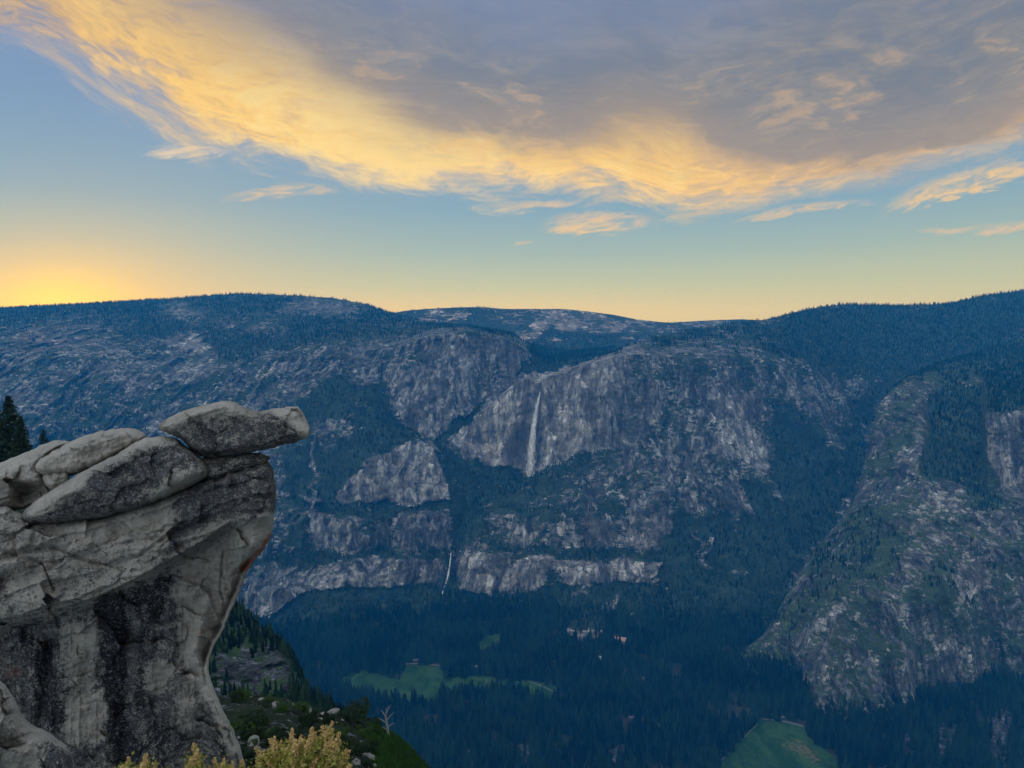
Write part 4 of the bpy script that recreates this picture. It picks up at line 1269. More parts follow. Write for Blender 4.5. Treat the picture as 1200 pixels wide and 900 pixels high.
# ------------------------------------------------------------------ houses in the valley
M_WALL_H = simple_mat("house_wall", (0.34, 0.30, 0.26), 0.15, 0.3)
M_WALL_W = simple_mat("white_wall", (0.78, 0.77, 0.74), 0.08, 0.3)
M_ROOF_G = simple_mat("grey_roof", (0.34, 0.335, 0.33), 0.35, 0.25, randomize=True)
M_ROOF_D = simple_mat("weathered_roof", (0.17, 0.165, 0.16), 0.2, 0.3)
M_WALL_D = simple_mat("timber_wall", (0.10, 0.075, 0.055), 0.2, 0.4)
M_ROOF_R = simple_mat("rust_roof", (0.52, 0.34, 0.26), 0.15, 0.2)
M_WIN = simple_mat("dark_window", (0.03, 0.035, 0.04), 0.1, 1.0, rough=0.3)


def box_geo(x0, x1, y0, y1, z0, z1):
    co = [(x0, y0, z0), (x1, y0, z0), (x1, y1, z0), (x0, y1, z0), (x0, y0, z1), (x1, y0, z1), (x1, y1, z1), (x0, y1, z1)]
    q = [(0, 3, 2, 1), (4, 5, 6, 7), (0, 1, 5, 4), (1, 2, 6, 5), (2, 3, 7, 6), (3, 0, 4, 7)]
    return co, q


def house(hp, L, Wd, Hh, kind, label, group):
    t = empty("house", (float(hp[0]), float(hp[1]), 0.0), random.uniform(-.5, .5))
    tag(t, label, "house", group)
    co, q = box_geo(-L / 2, L / 2, -Wd / 2, Wd / 2, 0, Hh)
    mesh_obj("wall", co, quads=q, mats=[M_WALL_W if kind == 'white' else M_WALL_D if kind == 'dark' else M_WALL_H], parent=t, smooth=False)
    e, rz = 0.8, Wd * 0.34
    co = []
    for y, z in ((-Wd / 2 - e, Hh - 0.2), (0, Hh + rz), (Wd / 2 + e, Hh - 0.2)):
        for x in (-L / 2 - e, L / 2 + e):
            co += [(x, y, z), (x, y, z + 0.35)]
    tri = []
    q = []
    for s in (0, 4):
        q += [(s + 1, s + 3, s + 7, s + 5), (s, s + 4, s + 6, s + 2), (s, s + 1, s + 5, s + 4), (s + 2, s + 6, s + 7, s + 3)]
    q += [(0, 2, 3, 1), (8, 9, 11, 10)]
    g0 = len(co)
    for x in (-L / 2, L / 2):
        co += [(x, -Wd / 2, Hh), (x, Wd / 2, Hh), (x, 0, Hh + rz - 0.1)]
    tri = [(g0, g0 + 2, g0 + 1), (g0 + 3, g0 + 4, g0 + 5)]
    mesh_obj("roof", co, quads=q, tris=tri, mats=[M_ROOF_R if kind == 'rust' else M_ROOF_D if kind == 'dark' else (M_WALL_W if kind == 'white' else M_ROOF_G)], parent=t, smooth=False)
    nwin = max(2, int(L / 6))
    for i in range(nwin):
        x = -L / 2 + (i + 0.5) * L / nwin
        co, q = box_geo(x - 0.7, x + 0.7, -Wd / 2 - 0.06, -Wd / 2 + 0.1, Hh * 0.4, Hh * 0.4 + 1.4)
        mesh_obj("window", co, quads=q, mats=[M_WIN], parent=t, smooth=False)
    return t


for i, (hp, h) in enumerate(zip(HP, HOUSE)):
    if h[5] == 'rust':
        lab, gr = "long lodge with a rust coloured roof right of the village cluster", None
    elif h[5] == 'white':
        lab, gr = "small bright white building alone in the forest below the village cluster", None
    elif i < NVIL:
        lab, gr = "pale grey roofed house in the village cluster at the foot of the cliffs", "houses of the village cluster"
    else:
        lab = {NVIL + 2: "grey roofed cabin just left of the village cluster", NVIL + 3: "grey roofed cabin in the trees right of the rust roofed lodge", NVIL + 4: "grey roofed cabin on the road at the far edge of the long meadow",
               NVIL + 5: "grey roofed cabin in the trees behind the middle of the long meadow", NVIL + 6: "grey roofed cabin in the forest below the rust roofed lodge", NVIL + 7: "larger grey roofed cabin deep in the forest near the bottom, right of the middle",
               NVIL + 8: "smaller grey roofed cabin deep in the forest just up left of the larger one", NVIL + 9: "grey roofed cabin beside the road above the dry patched meadow"}[i]
        gr = None
    house(hp, h[2], h[3], h[4], h[5], lab, gr)

# ------------------------------------------------------------------ waterfalls
def mat_water():
    m, N, b, o = new_mat("falling_water")
    pos = N.n.new('ShaderNodeTexCoord').outputs['Object']
    n = N.noise(N.scale(pos, (1, 1, 0.06)), 0.35, 5, 0.6)
    n2 = N.noise(N.scale(N.vm('ADD', pos, (50, 3, 7)), (1, 1, 0.035)), 0.16, 6, 0.65)
    N.put(b.inputs['Base Color'], N.mix(N.step(n, 0.35, 0.62), (0.72, 0.73, 0.76), (0.95, 0.95, 0.95)))
    b.inputs['Roughness'].default_value = 0.6
    edge = N.attr('edge')
    wob = N.m('ADD', N.m('MULTIPLY', N.m('SUBTRACT', n, 0.5), 1.5), N.m('MULTIPLY', N.m('SUBTRACT', n2, 0.5), 2.2))
    N.put(b.inputs['Alpha'], N.m('MULTIPLY', N.step(N.m('ADD', edge, wob), 0.05, 0.95), 0.85))
    return m


M_WATER = mat_water()
MW_DARK = simple_mat("wet_rock", (0.075, 0.072, 0.078), 0.3, 0.02)


def waterfall(name, g, pts, label, off=10.0, seed=0):
    """pts: (px, py, width in m): a falling sheet, thick in the middle, standing just clear of the wall"""
    rd = np.random.default_rng(seed)
    t = np.linspace(0, 1, 70)
    s = np.linspace(0, 1, len(pts))
    X = np.interp(t, s, [p[0] for p in pts])
    Yp = np.interp(t, s, [p[1] for p in pts])
    Wd = np.interp(t, s, [p[2] for p in pts])
    Dp = np.array([depth_at(g, x, y) for x, y in zip(X, Yp)])
    Dp = np.convolve(np.pad(Dp, 6, mode='edge'), np.ones(13) / 13, 'valid')
    dmin = Dp - off
    C = unproj(X, Yp, dmin)
    k = 12
    co, ed = [], []
    for i in range(len(t)):
        jx = (rd.random() - .5) * Wd[i] * 0.06
        for a in range(k):
            an = 2 * math.pi * a / k
            wob = 1 + 0.18 * (vnoise(np.array([i * 0.35]), np.array([a * 0.8]), np.array([seed * 1.0]), 3)[0] - 0.5)
            co.append((C[i, 0] + jx + math.cos(an) * Wd[i] / 2 * wob, C[i, 1] + math.sin(an) * (1.5 + Wd[i] * 0.18), C[i, 2]))
            ed.append(max(0.0, 1 - abs(math.cos(an)) ** 1.6) * min(1, 0.42 + (1 - t[i]) * 1.6))
    idx = np.arange(len(t) * k).reshape(len(t), k)
    nx = np.roll(idx, -1, axis=1)
    q = np.stack([idx[:-1], nx[:-1], nx[1:], idx[1:]], -1).reshape(-1, 4)
    o = mesh_obj(name, co, quads=q, mats=[M_WATER], attrs={'edge': ed})
    tag(o, label, "waterfall")
    return o


GC = TERR["waterfall_cliff"]
GL = TERR["left_mountain"]
waterfall("waterfall", GC, [(633, 459, 7), (631.5, 466, 12), (629, 477, 18), (627, 490, 24), (625, 503, 31), (623.5, 520, 42), (622, 538, 54), (620, 558, 66)], "tall white waterfall plunging down the middle of the sheer cliff", 24, 3)
waterfall("waterfall", GL if depth_at(GL, 526, 665) < depth_at(GC, 526, 665) else GC, [(528.5, 648, 5), (527.8, 656, 7), (526.6, 665, 8), (524.8, 675, 10), (522.5, 684, 12)], "short white lower waterfall in the dark gorge at the foot of the cliffs", 14, 5)
waterfall("cascade", GL if depth_at(GL, 519, 690) < depth_at(GC, 519, 690) else GC, [(521.5, 686, 6), (519.5, 690, 5), (518.5, 695, 5), (519, 700, 4)], "small white cascade tumbling out of the forest just under the lower waterfall", 22, 8)

exec_later = []

# ------------------------------------------------------------------ near spur and knoll, below the viewpoint
VS = VEG   # the same picture-plane raster carries the near ground, repainted for it below
NV = Raster(0.72)
NV.poly([(240, 690), (290, 712), (320, 745), (350, 775), (362, 815), (330, 800), (300, 740), (262, 720)], 0.95, 4)
NV.poly([(245, 760), (280, 745), (300, 800), (300, 830), (250, 830)], 0.46, 3)
NV.poly([(296, 752), (330, 752), (345, 790), (340, 815), (310, 815)], 0.46, 3)
NV.line([(286, 752), (298, 790), (306, 818)], 7, 0.0, 2)
NV.poly([(240, 700), (275, 735), (280, 760), (250, 770)], 0.85, 3)
NV.poly([(360, 800), (420, 830), (500, 900), (360, 900)], 0.75, 3)
NK = Raster(0.72)
NK.poly([(428, 842), (470, 858), (500, 890), (520, 930), (440, 930), (432, 870)], 1.0, 3)
NK.poly([(398, 828), (440, 845), (430, 870), (396, 860)], 0.7, 3)


def near_ground(name, rows, pxa, pxb, step, mat, ras, rough, unit, label, cat, seed):
    global VEG
    old = VEG
    VEG = ras
    try:
        return terrain(name, rows, pxa, pxb, step, mat, rough, label, cat, row_px=1.3, min_sub=10, flute=0.8, warp=0.7, unit=unit)
    finally:
        VEG = old


near_ground("spur", [
    [(150, 980, 170), (300, 980, 170), (400, 980, 180), (540, 990, 190)],
    [(150, 880, 240), (300, 860, 250), (400, 880, 240), (540, 960, 230)],
    [(150, 800, 330), (250, 812, 330), (310, 815, 335), (360, 824, 330), (400, 845, 320), (470, 885, 300), (540, 950, 280)],
    [(150, 720, 440), (250, 742, 430), (290, 755, 420), (330, 765, 400), (350, 788, 385), (362, 815, 370), (400, 842, 350), (470, 883, 330), (540, 948, 310)],
    [(150, 690, 520), (240, 697, 510), (265, 702, 505), (285, 716, 490), (300, 731, 470), (318, 745, 450), (335, 758, 430), (350, 784, 405), (360, 811, 385), (400, 838, 365), (470, 881, 345), (540, 946, 325)],
    [(150, 720, 640), (265, 740, 620), (350, 820, 500), (470, 900, 430), (540, 990, 420)],
], -260, 540, 1.4, M_SPUR, NV, 0.9, 0.16, "steep wooded rock spur dropping away behind the overhanging rock", "slope", 1)
near_ground("knoll", [
    [(-120, 1500, 11), (560, 1500, 11)],
    [(-120, 1040, 24), (300, 1030, 24), (420, 1030, 26), (560, 1060, 30)],
    [(-120, 940, 38), (250, 925, 38), (330, 905, 40), (420, 920, 42), (500, 960, 46), (560, 1020, 50)],
    [(-120, 860, 55), (250, 855, 56), (300, 850, 56), (350, 852, 58), (380, 862, 58), (420, 868, 58), (450, 880, 60), (480, 905, 64), (500, 925, 66), (560, 1000, 70)],
    [(-120, 815, 76), (250, 815, 76), (300, 814, 74), (335, 818, 74), (350, 824, 74), (365, 836, 72), (380, 836, 70), (400, 832, 68), (430, 843, 68), (447, 852, 68), (465, 862, 70), (480, 874, 71), (500, 896, 74), (515, 917, 76), (560, 985, 78)],
    [(-120, 850, 95), (300, 850, 95), (360, 870, 92), (400, 870, 88), (447, 885, 88), (480, 905, 90), (560, 1010, 98)],
], -120, 560, 1.1, M_KNOLL, NK, 0.9, 0.035, "rocky brush-covered knoll just below the viewpoint", "slope", 2)
GS, GK = TERR["spur"], TERR["knoll"]

# conifers of the spur, each its own tree
SPUR_KIND = [conifer_mesh("spur_conifer", s, t, k, width=w, needle=M_NEEDLE_G) for s, t, k, w in ((11, 13, 7, .20), (12, 15, 7, .17), (13, 12, 8, .24))]
for k in range(150):
    for _ in range(40):
        x = random.uniform(246, 420)
        top = float(np.interp(x, [246, 285, 300, 335, 350, 362, 400, 420], [700, 716, 731, 758, 784, 812, 838, 850]))
        y = top + abs(random.gauss(0, 26)) + 1
        if y < 850 and NV.get(np.array([x]), np.array([y]))[0] > 0.5:
            break
    d = depth_at(GS, x, y)
    o = SPUR_KIND[k % 3].copy()
    o.name = "spur_conifer"
    COL.objects.link(o)
    o.location = unproj(x, y, d)
    hh = random.uniform(5, 12)
    o.scale = (hh,) * 3
    o.location.z -= 0.4
    o.rotation_euler = (random.uniform(-.05, .05), random.uniform(-.05, .05), random.uniform(0, 6.28))
    tag(o, "green conifer growing on the steep rock spur behind the overhanging rock", "tree", "conifers on the steep spur")

P, H = forest_points(GS, 3.4, 3, 8, 0.5, 16000)
make_forest("spur_scrub", P, H, "dark green scrub and young conifers covering the steep spur behind the overhanging rock")

# ------------------------------------------------------------------ rocks
def mat_rock(name):
    m, N, b, o = new_mat(name)
    tc = N.n.new('ShaderNodeNewGeometry')
    pos = tc.outputs['Position']
    nz = N.xyz(tc.outputs['Normal'])[2]
    lich, rust, streak, pale = N.attr('lichen'), N.attr('rust'), N.attr('streak'), N.attr('pale')
    big = N.noise(pos, 0.8, 5, 0.6)
    mid = N.noise(pos, 4.5, 5, 0.65)
    fine = N.noise(pos, 16.0, 4, 0.7)
    grit = N.noise(pos, 46.0, 3, 0.7)
    tone = N.m('ADD', N.m('MULTIPLY', big, 0.5), N.m('ADD', N.m('MULTIPLY', mid, 0.35), N.m('MULTIPLY', fine, 0.3)))
    c = N.mix(N.step(tone, 0.40, 0.78), (0.225, 0.205, 0.170), (0.58, 0.525, 0.435))
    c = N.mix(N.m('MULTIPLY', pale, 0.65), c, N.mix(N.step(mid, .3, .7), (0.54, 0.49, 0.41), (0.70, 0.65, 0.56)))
    c = N.mix(N.step(grit, 0.60, 0.74, 0, 0.55), c, (0.055, 0.055, 0.06))
    c = N.mix(N.step(fine, 0.63, 0.76, 0, 0.5), c, (0.58, 0.57, 0.55))
    # black crusty lichen on the faces
    ln = N.m('ADD', N.m('MULTIPLY', N.m('SUBTRACT', mid, 0.5), 1.5), N.m('ADD', N.m('MULTIPLY', N.m('SUBTRACT', fine, 0.5), 1.5), N.m('MULTIPLY', N.m('SUBTRACT', grit, 0.5), 0.9)))
    lf = N.step(N.m('ADD', lich, ln), 0.46, 0.66)
    c = N.mix(N.m('MULTIPLY', lf, 0.9), c, N.mix(N.step(fine, .4, .6), (0.026, 0.029, 0.038), (0.062, 0.067, 0.080)))
    spk = N.m('MULTIPLY', N.step(N.noise(N.vm('ADD', pos, (5, 3, 1)), 21.0, 3, 0.65), 0.585, 0.66), N.step(lich, 0.15, 0.5, 0.35, 0.9))
    c = N.mix(N.m('MULTIPLY', spk, 0.75), c, (0.46, 0.47, 0.46))
    # water stains
    sn = N.m('ADD', streak, N.m('MULTIPLY', N.m('SUBTRACT', N.noise(N.scale(pos, (1, 1, 0.22)), 4.0, 6, 0.68), 0.5), 2.2))
    sf = N.m('MULTIPLY', N.step(N.m('ADD', sn, N.m('MULTIPLY', N.m('SUBTRACT', fine, .5), 1.6)), 0.45, 0.70), 0.92)
    c = N.mix(sf, c, (0.022, 0.022, 0.027))
    c = N.mix(N.m('MULTIPLY', sf, N.step(N.noise(N.vm('ADD', pos, (9, 2, 4)), 11.0, 4, 0.7), 0.54, 0.64, 0, 0.75)), c, (0.30, 0.31, 0.32))
    rf = N.step(N.m('ADD', rust, N.m('MULTIPLY', N.m('SUBTRACT', mid, 0.5), 1.0)), 0.35, 0.85)
    c = N.mix(N.m('MULTIPLY', rf, 0.85), c, N.mix(N.step(fine, .35, .65), (0.30, 0.085, 0.045), (0.42, 0.19, 0.11)))
    N.put(b.inputs['Base Color'], c)
    b.inputs['Roughness'].default_value = 0.92
    bump = N.n.new('ShaderNodeBump')
    bump.inputs['Strength'].default_value = 1.0
    bump.inputs['Distance'].default_value = 0.05
    N.put(bump.inputs['Height'], N.m('ADD', N.m('MULTIPLY', mid, 2.2), N.m('ADD', fine, N.m('MULTIPLY', grit, 0.4))))
    N.l.new(bump.outputs[0], b.inputs['Normal'])
    return m


M_ROCK = mat_rock("granite_lichen")


def seg_sdf(px, py, poly):
    """signed distance to the outline, positive inside, and the nearest outline point"""
    best = np.full(px.shape, 1e9)
    bx, by = np.zeros(px.shape), np.zeros(px.shape)
    n = len(poly)
    for i in range(n):
        xa, ya = poly[i]
        xb, yb = poly[(i + 1) % n]
        dx, dy = xb - xa, yb - ya
        t = np.clip(((px - xa) * dx + (py - ya) * dy) / max(dx * dx + dy * dy, 1e-9), 0, 1)
        qx, qy = xa + t * dx, ya + t * dy
        dist = np.hypot(px - qx, py - qy)
        m = dist < best
        best = np.where(m, dist, best)
        bx, by = np.where(m, qx, bx), np.where(m, qy, by)
    ins = np.zeros(px.shape, bool)
    for i in range(n):
        xa, ya = poly[i]
        xb, yb = poly[(i + 1) % n]
        if ya == yb:
            continue
        ins ^= ((ya > py) != (yb > py)) & (px < (xb - xa) * (py - ya) / (yb - ya) + xa)
    return np.where(ins, best, -best), bx, by


def smooth_poly(poly, it=2, jit=0.6, seed=0):
    P = np.array(poly, float)
    for _ in range(it):
        Q = np.roll(P, -1, axis=0)
        P = np.stack([0.75 * P + 0.25 * Q, 0.25 * P + 0.75 * Q], 1).reshape(-1, 2)
    n = len(P)
    Q = []
    for i in range(n):
        a, b = P[i], P[(i + 1) % n]
        k = max(1, int(np.hypot(*(b - a)) / 2.0))
        for j in range(k):
            Q.append(a + (b - a) * j / k)
    P = np.array(Q)
    P[:, 0] += fbm(P[:, 0] / 9, P[:, 1] / 9, np.full(len(P), seed + .5), 4, seed, 0.6) * jit * 2
    P[:, 1] += fbm(P[:, 0] / 9, P[:, 1] / 9, np.full(len(P), seed + 9.5), 4, seed + 4, 0.6) * jit * 2
    return [tuple(p) for p in P]


def rock(name, outline, mid, front, back, round_px, relief, attrs, label, step=1.0, seed=0, cat="rock", lean=0.0, it=1):
    """a solid boulder: the outline is its widest girth, the front bulges towards the viewpoint and the back away from it.
    mid: girth depth (number or function of px,py); front/back: bulge in metres"""
    poly = smooth_poly(outline, it, 1.1, seed)
    xs = np.arange(min(p[0] for p in poly) - 2 * step, max(p[0] for p in poly) + 2 * step, step)
    ys = np.arange(min(p[1] for p in poly) - 2 * step, max(p[1] for p in poly) + 2 * step, step)
    PX, PY = np.meshgrid(xs, ys)
    sd, bx, by = seg_sdf(PX, PY, poly)
    outm = sd < 0
    near = sd > -1.5 * step
    gx, gy = np.where(outm & near, bx, PX), np.where(outm & near, by, PY)
    s = np.maximum(sd, 0)
    prof = np.clip(1 - (1 - np.minimum(s / round_px, 1)) ** 2.3, 0, 1) ** 0.62
    m0 = mid(gx, gy) if callable(mid) else np.full(gx.shape, float(mid))
    Wm = unproj(gx, gy, m0)
    q = Wm / (mid_scale := 1.0)
    nz1 = fbm(q[..., 0] / 1.6, q[..., 1] / 1.6, q[..., 2] / 1.0, 4, seed + 2) * 0.30
    nz2 = fbm(q[..., 0] / 0.35, q[..., 1] / 0.35, q[..., 2] / 0.30, 4, seed + 7, 0.65) * 0.12
    nz3 = (ridged(q[..., 0] / 1.3, q[..., 1] / 1.3, (q[..., 2] - 0.35 * q[..., 0]) / 0.35, 3, seed + 13) ** 6) * 0.10
    # broken facets and joints
    fx0 = gx + fbm(gx / 30, gy / 30, gx * 0 + seed, 3, seed + 21) * 12
    fy0 = gy + fbm(gx / 30, gy / 30, gx * 0 + seed + 5, 3, seed + 25) * 12
    rdc = np.random.default_rng(seed)
    nce = max(6, int(len(xs) * len(ys) * step * step / 1100))
    cxs, cys = rdc.uniform(xs[0], xs[-1], nce), rdc.uniform(ys[0], ys[-1], nce)
    d1 = np.full(gx.shape, 1e9)
    fac = np.zeros(gx.shape)
    d2 = np.full(gx.shape, 1e9)
    for kx, ky in zip(cxs, cys):
        dd_ = np.hypot((fx0 - kx) * 0.62, fy0 - ky)
        tl, tm, of = rdc.normal() * 0.0042, rdc.normal() * 0.0060, rdc.normal() * 0.022
        f_ = of + (fx0 - kx) * tl + (fy0 - ky) * tm
        nearer = dd_ < d1
        d2 = np.where(nearer, d1, np.minimum(d2, dd_))
        fac = np.where(nearer, f_, fac)
        d1 = np.where(nearer, dd_, d1)
    groove = np.exp(-((d2 - d1) / 1.6) ** 2) * 0.018 * sstep(fbm(gx / 40, gy / 40, gx * 0 + 2.2, 2, seed + 31), -0.2, 0.3)
    nz1 = nz1 + fac + groove
    nz2 = nz2 + fbm(q[..., 0] / 0.13, q[..., 1] / 0.13, q[..., 2] / 0.11, 3, seed + 57, 0.65) * 0.035
    env = sstep(s, 0, round_px * 0.5)
    rel = (relief(gx, gy) if relief else 0.0)
    dF = m0 - prof * front + (nz1 + nz2 + nz3 + rel) * env
    dB = m0 + prof * back + nz1 * env
    use = near
    cell = use[:-1, :-1] & use[:-1, 1:] & use[1:, :-1] & use[1:, 1:] & ((sd[:-1, :-1] > 0) | (sd[:-1, 1:] > 0) | (sd[1:, :-1] > 0) | (sd[1:, 1:] > 0))
    nr, nc = PX.shape
    F = unproj(gx, gy, dF).reshape(-1, 3)
    B = unproj(gx, gy, np.maximum(dB, dF)).reshape(-1, 3)
    idx = np.arange(nr * nc).reshape(nr, nc)
    i, j = np.nonzero(cell)
    qf = np.stack([idx[i, j], idx[i + 1, j], idx[i + 1, j + 1], idx[i, j + 1]], -1)
    bidx = idx + nr * nc
    edge = (sd <= 0).ravel()
    bmap = np.where(edge, np.arange(nr * nc), np.arange(nr * nc) + nr * nc)
    qb = bmap[qf[:, ::-1]]
    co = np.concatenate([F, B])
    allq = np.concatenate([qf, qb])
    used = np.unique(allq)
    rem = np.full(len(co), -1)
    rem[used] = np.arange(len(used))
    at = {}
    for k in ('lichen', 'rust', 'streak', 'pale'):
        a = attrs.get(k)
        v = np.zeros(PX.shape) if a is None else (a(gx, gy, s) if callable(a) else np.full(PX.shape, float(a)))
        at[k] = np.concatenate([v.ravel(), v.ravel()])[used]
    o = mesh_obj(name, co[used], quads=rem[allq], mats=[M_ROCK], attrs=at)
    tag(o, label, cat)
    return o


class NearRaster(Raster):
    def get(self, px, py):
        wx = fbm(px / 26, py / 26, px * 0 + 3.3, 5, 201, 0.6) * 11
        wy = fbm(px / 26, py / 26, px * 0 + 8.3, 5, 207, 0.6) * 11
        return Raster.get(self, px + wx, py + wy)


def ras_near(base=0.0):
    return NearRaster(base, -90, 440, 480, 560)


# top slab: dark lichen on its face, bare pale top, bare right end painted paler for its light
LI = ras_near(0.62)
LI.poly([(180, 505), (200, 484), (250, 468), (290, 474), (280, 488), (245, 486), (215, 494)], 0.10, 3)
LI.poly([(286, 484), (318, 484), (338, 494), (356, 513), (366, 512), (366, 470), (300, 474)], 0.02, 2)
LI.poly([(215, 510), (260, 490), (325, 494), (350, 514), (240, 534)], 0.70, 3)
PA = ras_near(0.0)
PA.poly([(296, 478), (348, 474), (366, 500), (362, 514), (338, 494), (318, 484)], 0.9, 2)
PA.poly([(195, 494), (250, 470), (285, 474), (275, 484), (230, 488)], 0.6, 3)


def slab_relief(x, y):
    # the right end turns away along a slanting edge
    e = np.clip((x - (320 + (y - 484) * 1.25)) / 34, 0, 1) * 0.75
    und = sstep(y - (536 - (x - 240) * 0.10), -7, 0) * 0.8
    return e + und


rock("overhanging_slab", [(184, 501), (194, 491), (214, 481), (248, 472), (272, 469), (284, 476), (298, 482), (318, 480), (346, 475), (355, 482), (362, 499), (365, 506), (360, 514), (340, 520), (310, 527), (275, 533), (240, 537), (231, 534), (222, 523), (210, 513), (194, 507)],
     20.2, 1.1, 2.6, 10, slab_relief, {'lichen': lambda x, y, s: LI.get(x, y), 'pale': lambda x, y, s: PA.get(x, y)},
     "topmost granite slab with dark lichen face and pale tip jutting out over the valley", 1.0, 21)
rock("wedge_rock", [(232, 536), (262, 534), (300, 530), (316, 534), (317, 540), (302, 547), (276, 556), (252, 564), (240, 560), (236, 548)],
     20.3, 0.75, 2.0, 12, None, {'lichen': 0.60}, "small lichen-speckled wedge of granite pinched directly under the jutting slab", 0.8, 33)
LB = ras_near(0.66)
LB.poly([(20, 606), (60, 574), (110, 545), (160, 512), (200, 508), (190, 520), (150, 535), (110, 560), (60, 592), (40, 606)], 0.20, 4)
LB.poly([(185, 560), (245, 548), (240, 566), (190, 588), (170, 590)], 0.30, 5)
LB.poly([(100, 560), (180, 530), (215, 525), (225, 540), (180, 570), (120, 590)], 0.72, 4)
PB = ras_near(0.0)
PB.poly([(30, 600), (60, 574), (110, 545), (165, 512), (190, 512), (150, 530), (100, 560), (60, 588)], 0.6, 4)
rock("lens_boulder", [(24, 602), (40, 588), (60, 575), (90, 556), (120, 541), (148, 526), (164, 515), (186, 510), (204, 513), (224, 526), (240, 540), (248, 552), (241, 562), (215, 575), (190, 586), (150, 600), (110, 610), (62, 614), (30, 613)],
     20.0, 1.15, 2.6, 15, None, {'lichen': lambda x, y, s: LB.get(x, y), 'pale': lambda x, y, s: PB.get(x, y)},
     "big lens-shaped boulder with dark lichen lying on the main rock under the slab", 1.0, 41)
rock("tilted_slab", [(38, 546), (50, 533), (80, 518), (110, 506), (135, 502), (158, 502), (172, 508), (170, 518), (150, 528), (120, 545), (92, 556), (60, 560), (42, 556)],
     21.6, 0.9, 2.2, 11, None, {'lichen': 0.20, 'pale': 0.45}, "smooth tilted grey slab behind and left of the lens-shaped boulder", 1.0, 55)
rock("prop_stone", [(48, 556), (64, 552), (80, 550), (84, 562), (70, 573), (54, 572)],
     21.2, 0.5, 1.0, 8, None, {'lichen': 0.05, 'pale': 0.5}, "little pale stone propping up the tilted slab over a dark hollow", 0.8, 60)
RF = ras_near(0.0)
RF.poly([(22, 572), (54, 570), (52, 590), (24, 592)], 0.25, 3)


def left_relief(x, y):
    return sstep(y, 562, 572) * sstep(x, 8, 30) * 0.8


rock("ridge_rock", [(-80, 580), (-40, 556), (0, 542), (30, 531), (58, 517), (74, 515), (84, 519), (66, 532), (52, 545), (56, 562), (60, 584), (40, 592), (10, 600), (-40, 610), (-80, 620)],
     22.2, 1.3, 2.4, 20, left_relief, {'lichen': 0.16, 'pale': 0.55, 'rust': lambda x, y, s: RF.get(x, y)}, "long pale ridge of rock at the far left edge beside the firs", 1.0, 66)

# main body
EDGE_X = [-90, 0, 60, 110, 150, 200, 240, 268, 330]
EDGE_Y = [745, 727, 716, 701, 683, 656, 633, 612, 602]
LM = ras_near(0.46)
LM.poly([(205, 585), (250, 562), (316, 540), (325, 560), (322, 602), (270, 606), (225, 620), (205, 650), (190, 640)], 0.74, 4)
LM.poly([(60, 615), (190, 590), (210, 600), (190, 645), (120, 660), (60, 660)], 0.22, 6)
LM.poly([(268, 645), (276, 614), (300, 606), (320, 606), (318, 622), (306, 642), (286, 662)], 0.10, 2)
LM.poly([(190, 680), (260, 640), (285, 664), (275, 700), (250, 745), (215, 740), (200, 700)], 0.30, 6)
LM.poly([(-20, 745), (110, 712), (150, 695), (205, 665), (215, 720), (200, 800), (240, 830), (280, 900), (-20, 900)], 0.70, 5)
LM.poly([(-90, 600), (60, 625), (190, 640), (110, 690), (-90, 720)], 0.40, 8)
LM.poly([(70, 735), (115, 725), (115, 800), (80, 810)], 0.30, 5)
LM.poly([(75, 815), (120, 810), (120, 870), (78, 868)], 0.16, 5)
LM.poly([(205, 815), (240, 812), (240, 850), (215, 860)], 0.22, 5)
LM.poly([(170, 780), (200, 775), (195, 810), (172, 808)], 0.2, 4)
LM.poly([(208, 690), (236, 650), (268, 640), (278, 690), (252, 745), (225, 742)], 0.14, 5)
LM.poly([(214, 735), (250, 735), (248, 785), (290, 885), (284, 900), (262, 860), (236, 805), (212, 765)], 0.0, 3)
LM.poly([(222, 800), (240, 815), (262, 862), (276, 900), (230, 900)], 0.62, 4)
SM = ras_near(0.0)
SM.poly([(112, 702), (150, 690), (152, 740), (150, 840), (178, 900), (130, 900), (120, 800)], 0.95, 4)
SM.poly([(150, 690), (205, 660), (200, 700), (178, 740), (172, 830), (158, 830), (160, 740)], 0.72, 5)
SM.poly([(40, 760), (66, 745), (70, 800), (76, 860), (50, 850), (36, 810)], 0.85, 5)
SM.poly([(0, 738), (50, 728), (40, 760), (0, 765)], 0.6, 4)
SM.poly([(178, 840), (215, 850), (200, 900), (150, 900)], 0.7, 6)
SM.poly([(250, 822), (270, 860), (276, 900), (240, 900)], 0.5, 5)
RM = ras_near(0.0)
RM.poly([(276, 666), (296, 650), (316, 622), (320, 630), (306, 650), (284, 672)], 1.0, 1)
RM.poly([(214, 752), (240, 735), (252, 730), (240, 748), (220, 765)], 1.0, 4)
RM.poly([(70, 730), (100, 726), (100, 790), (80, 790)], 0.42, 8)
RM.poly([(0, 770), (34, 772), (30, 800), (0, 800)], 0.50, 6)
RM.poly([(200, 700), (240, 700), (240, 830), (200, 830)], 0.36, 10)
RM.poly([(150, 600), (215, 590), (200, 640), (150, 650)], 0.22, 10)
RM.poly([(225, 850), (270, 850), (275, 890), (230, 890)], 0.25, 6)
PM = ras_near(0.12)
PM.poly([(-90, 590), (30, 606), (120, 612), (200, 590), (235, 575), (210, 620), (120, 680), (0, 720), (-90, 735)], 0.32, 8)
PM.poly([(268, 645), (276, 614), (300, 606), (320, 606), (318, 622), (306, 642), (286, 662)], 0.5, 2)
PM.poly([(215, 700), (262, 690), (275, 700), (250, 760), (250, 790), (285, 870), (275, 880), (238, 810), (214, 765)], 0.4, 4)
PM.poly([(248, 745), (270, 705), (276, 715), (262, 745), (248, 785), (242, 770)], 0.85, 2)  # paler tone stands in for light on the right-facing edge
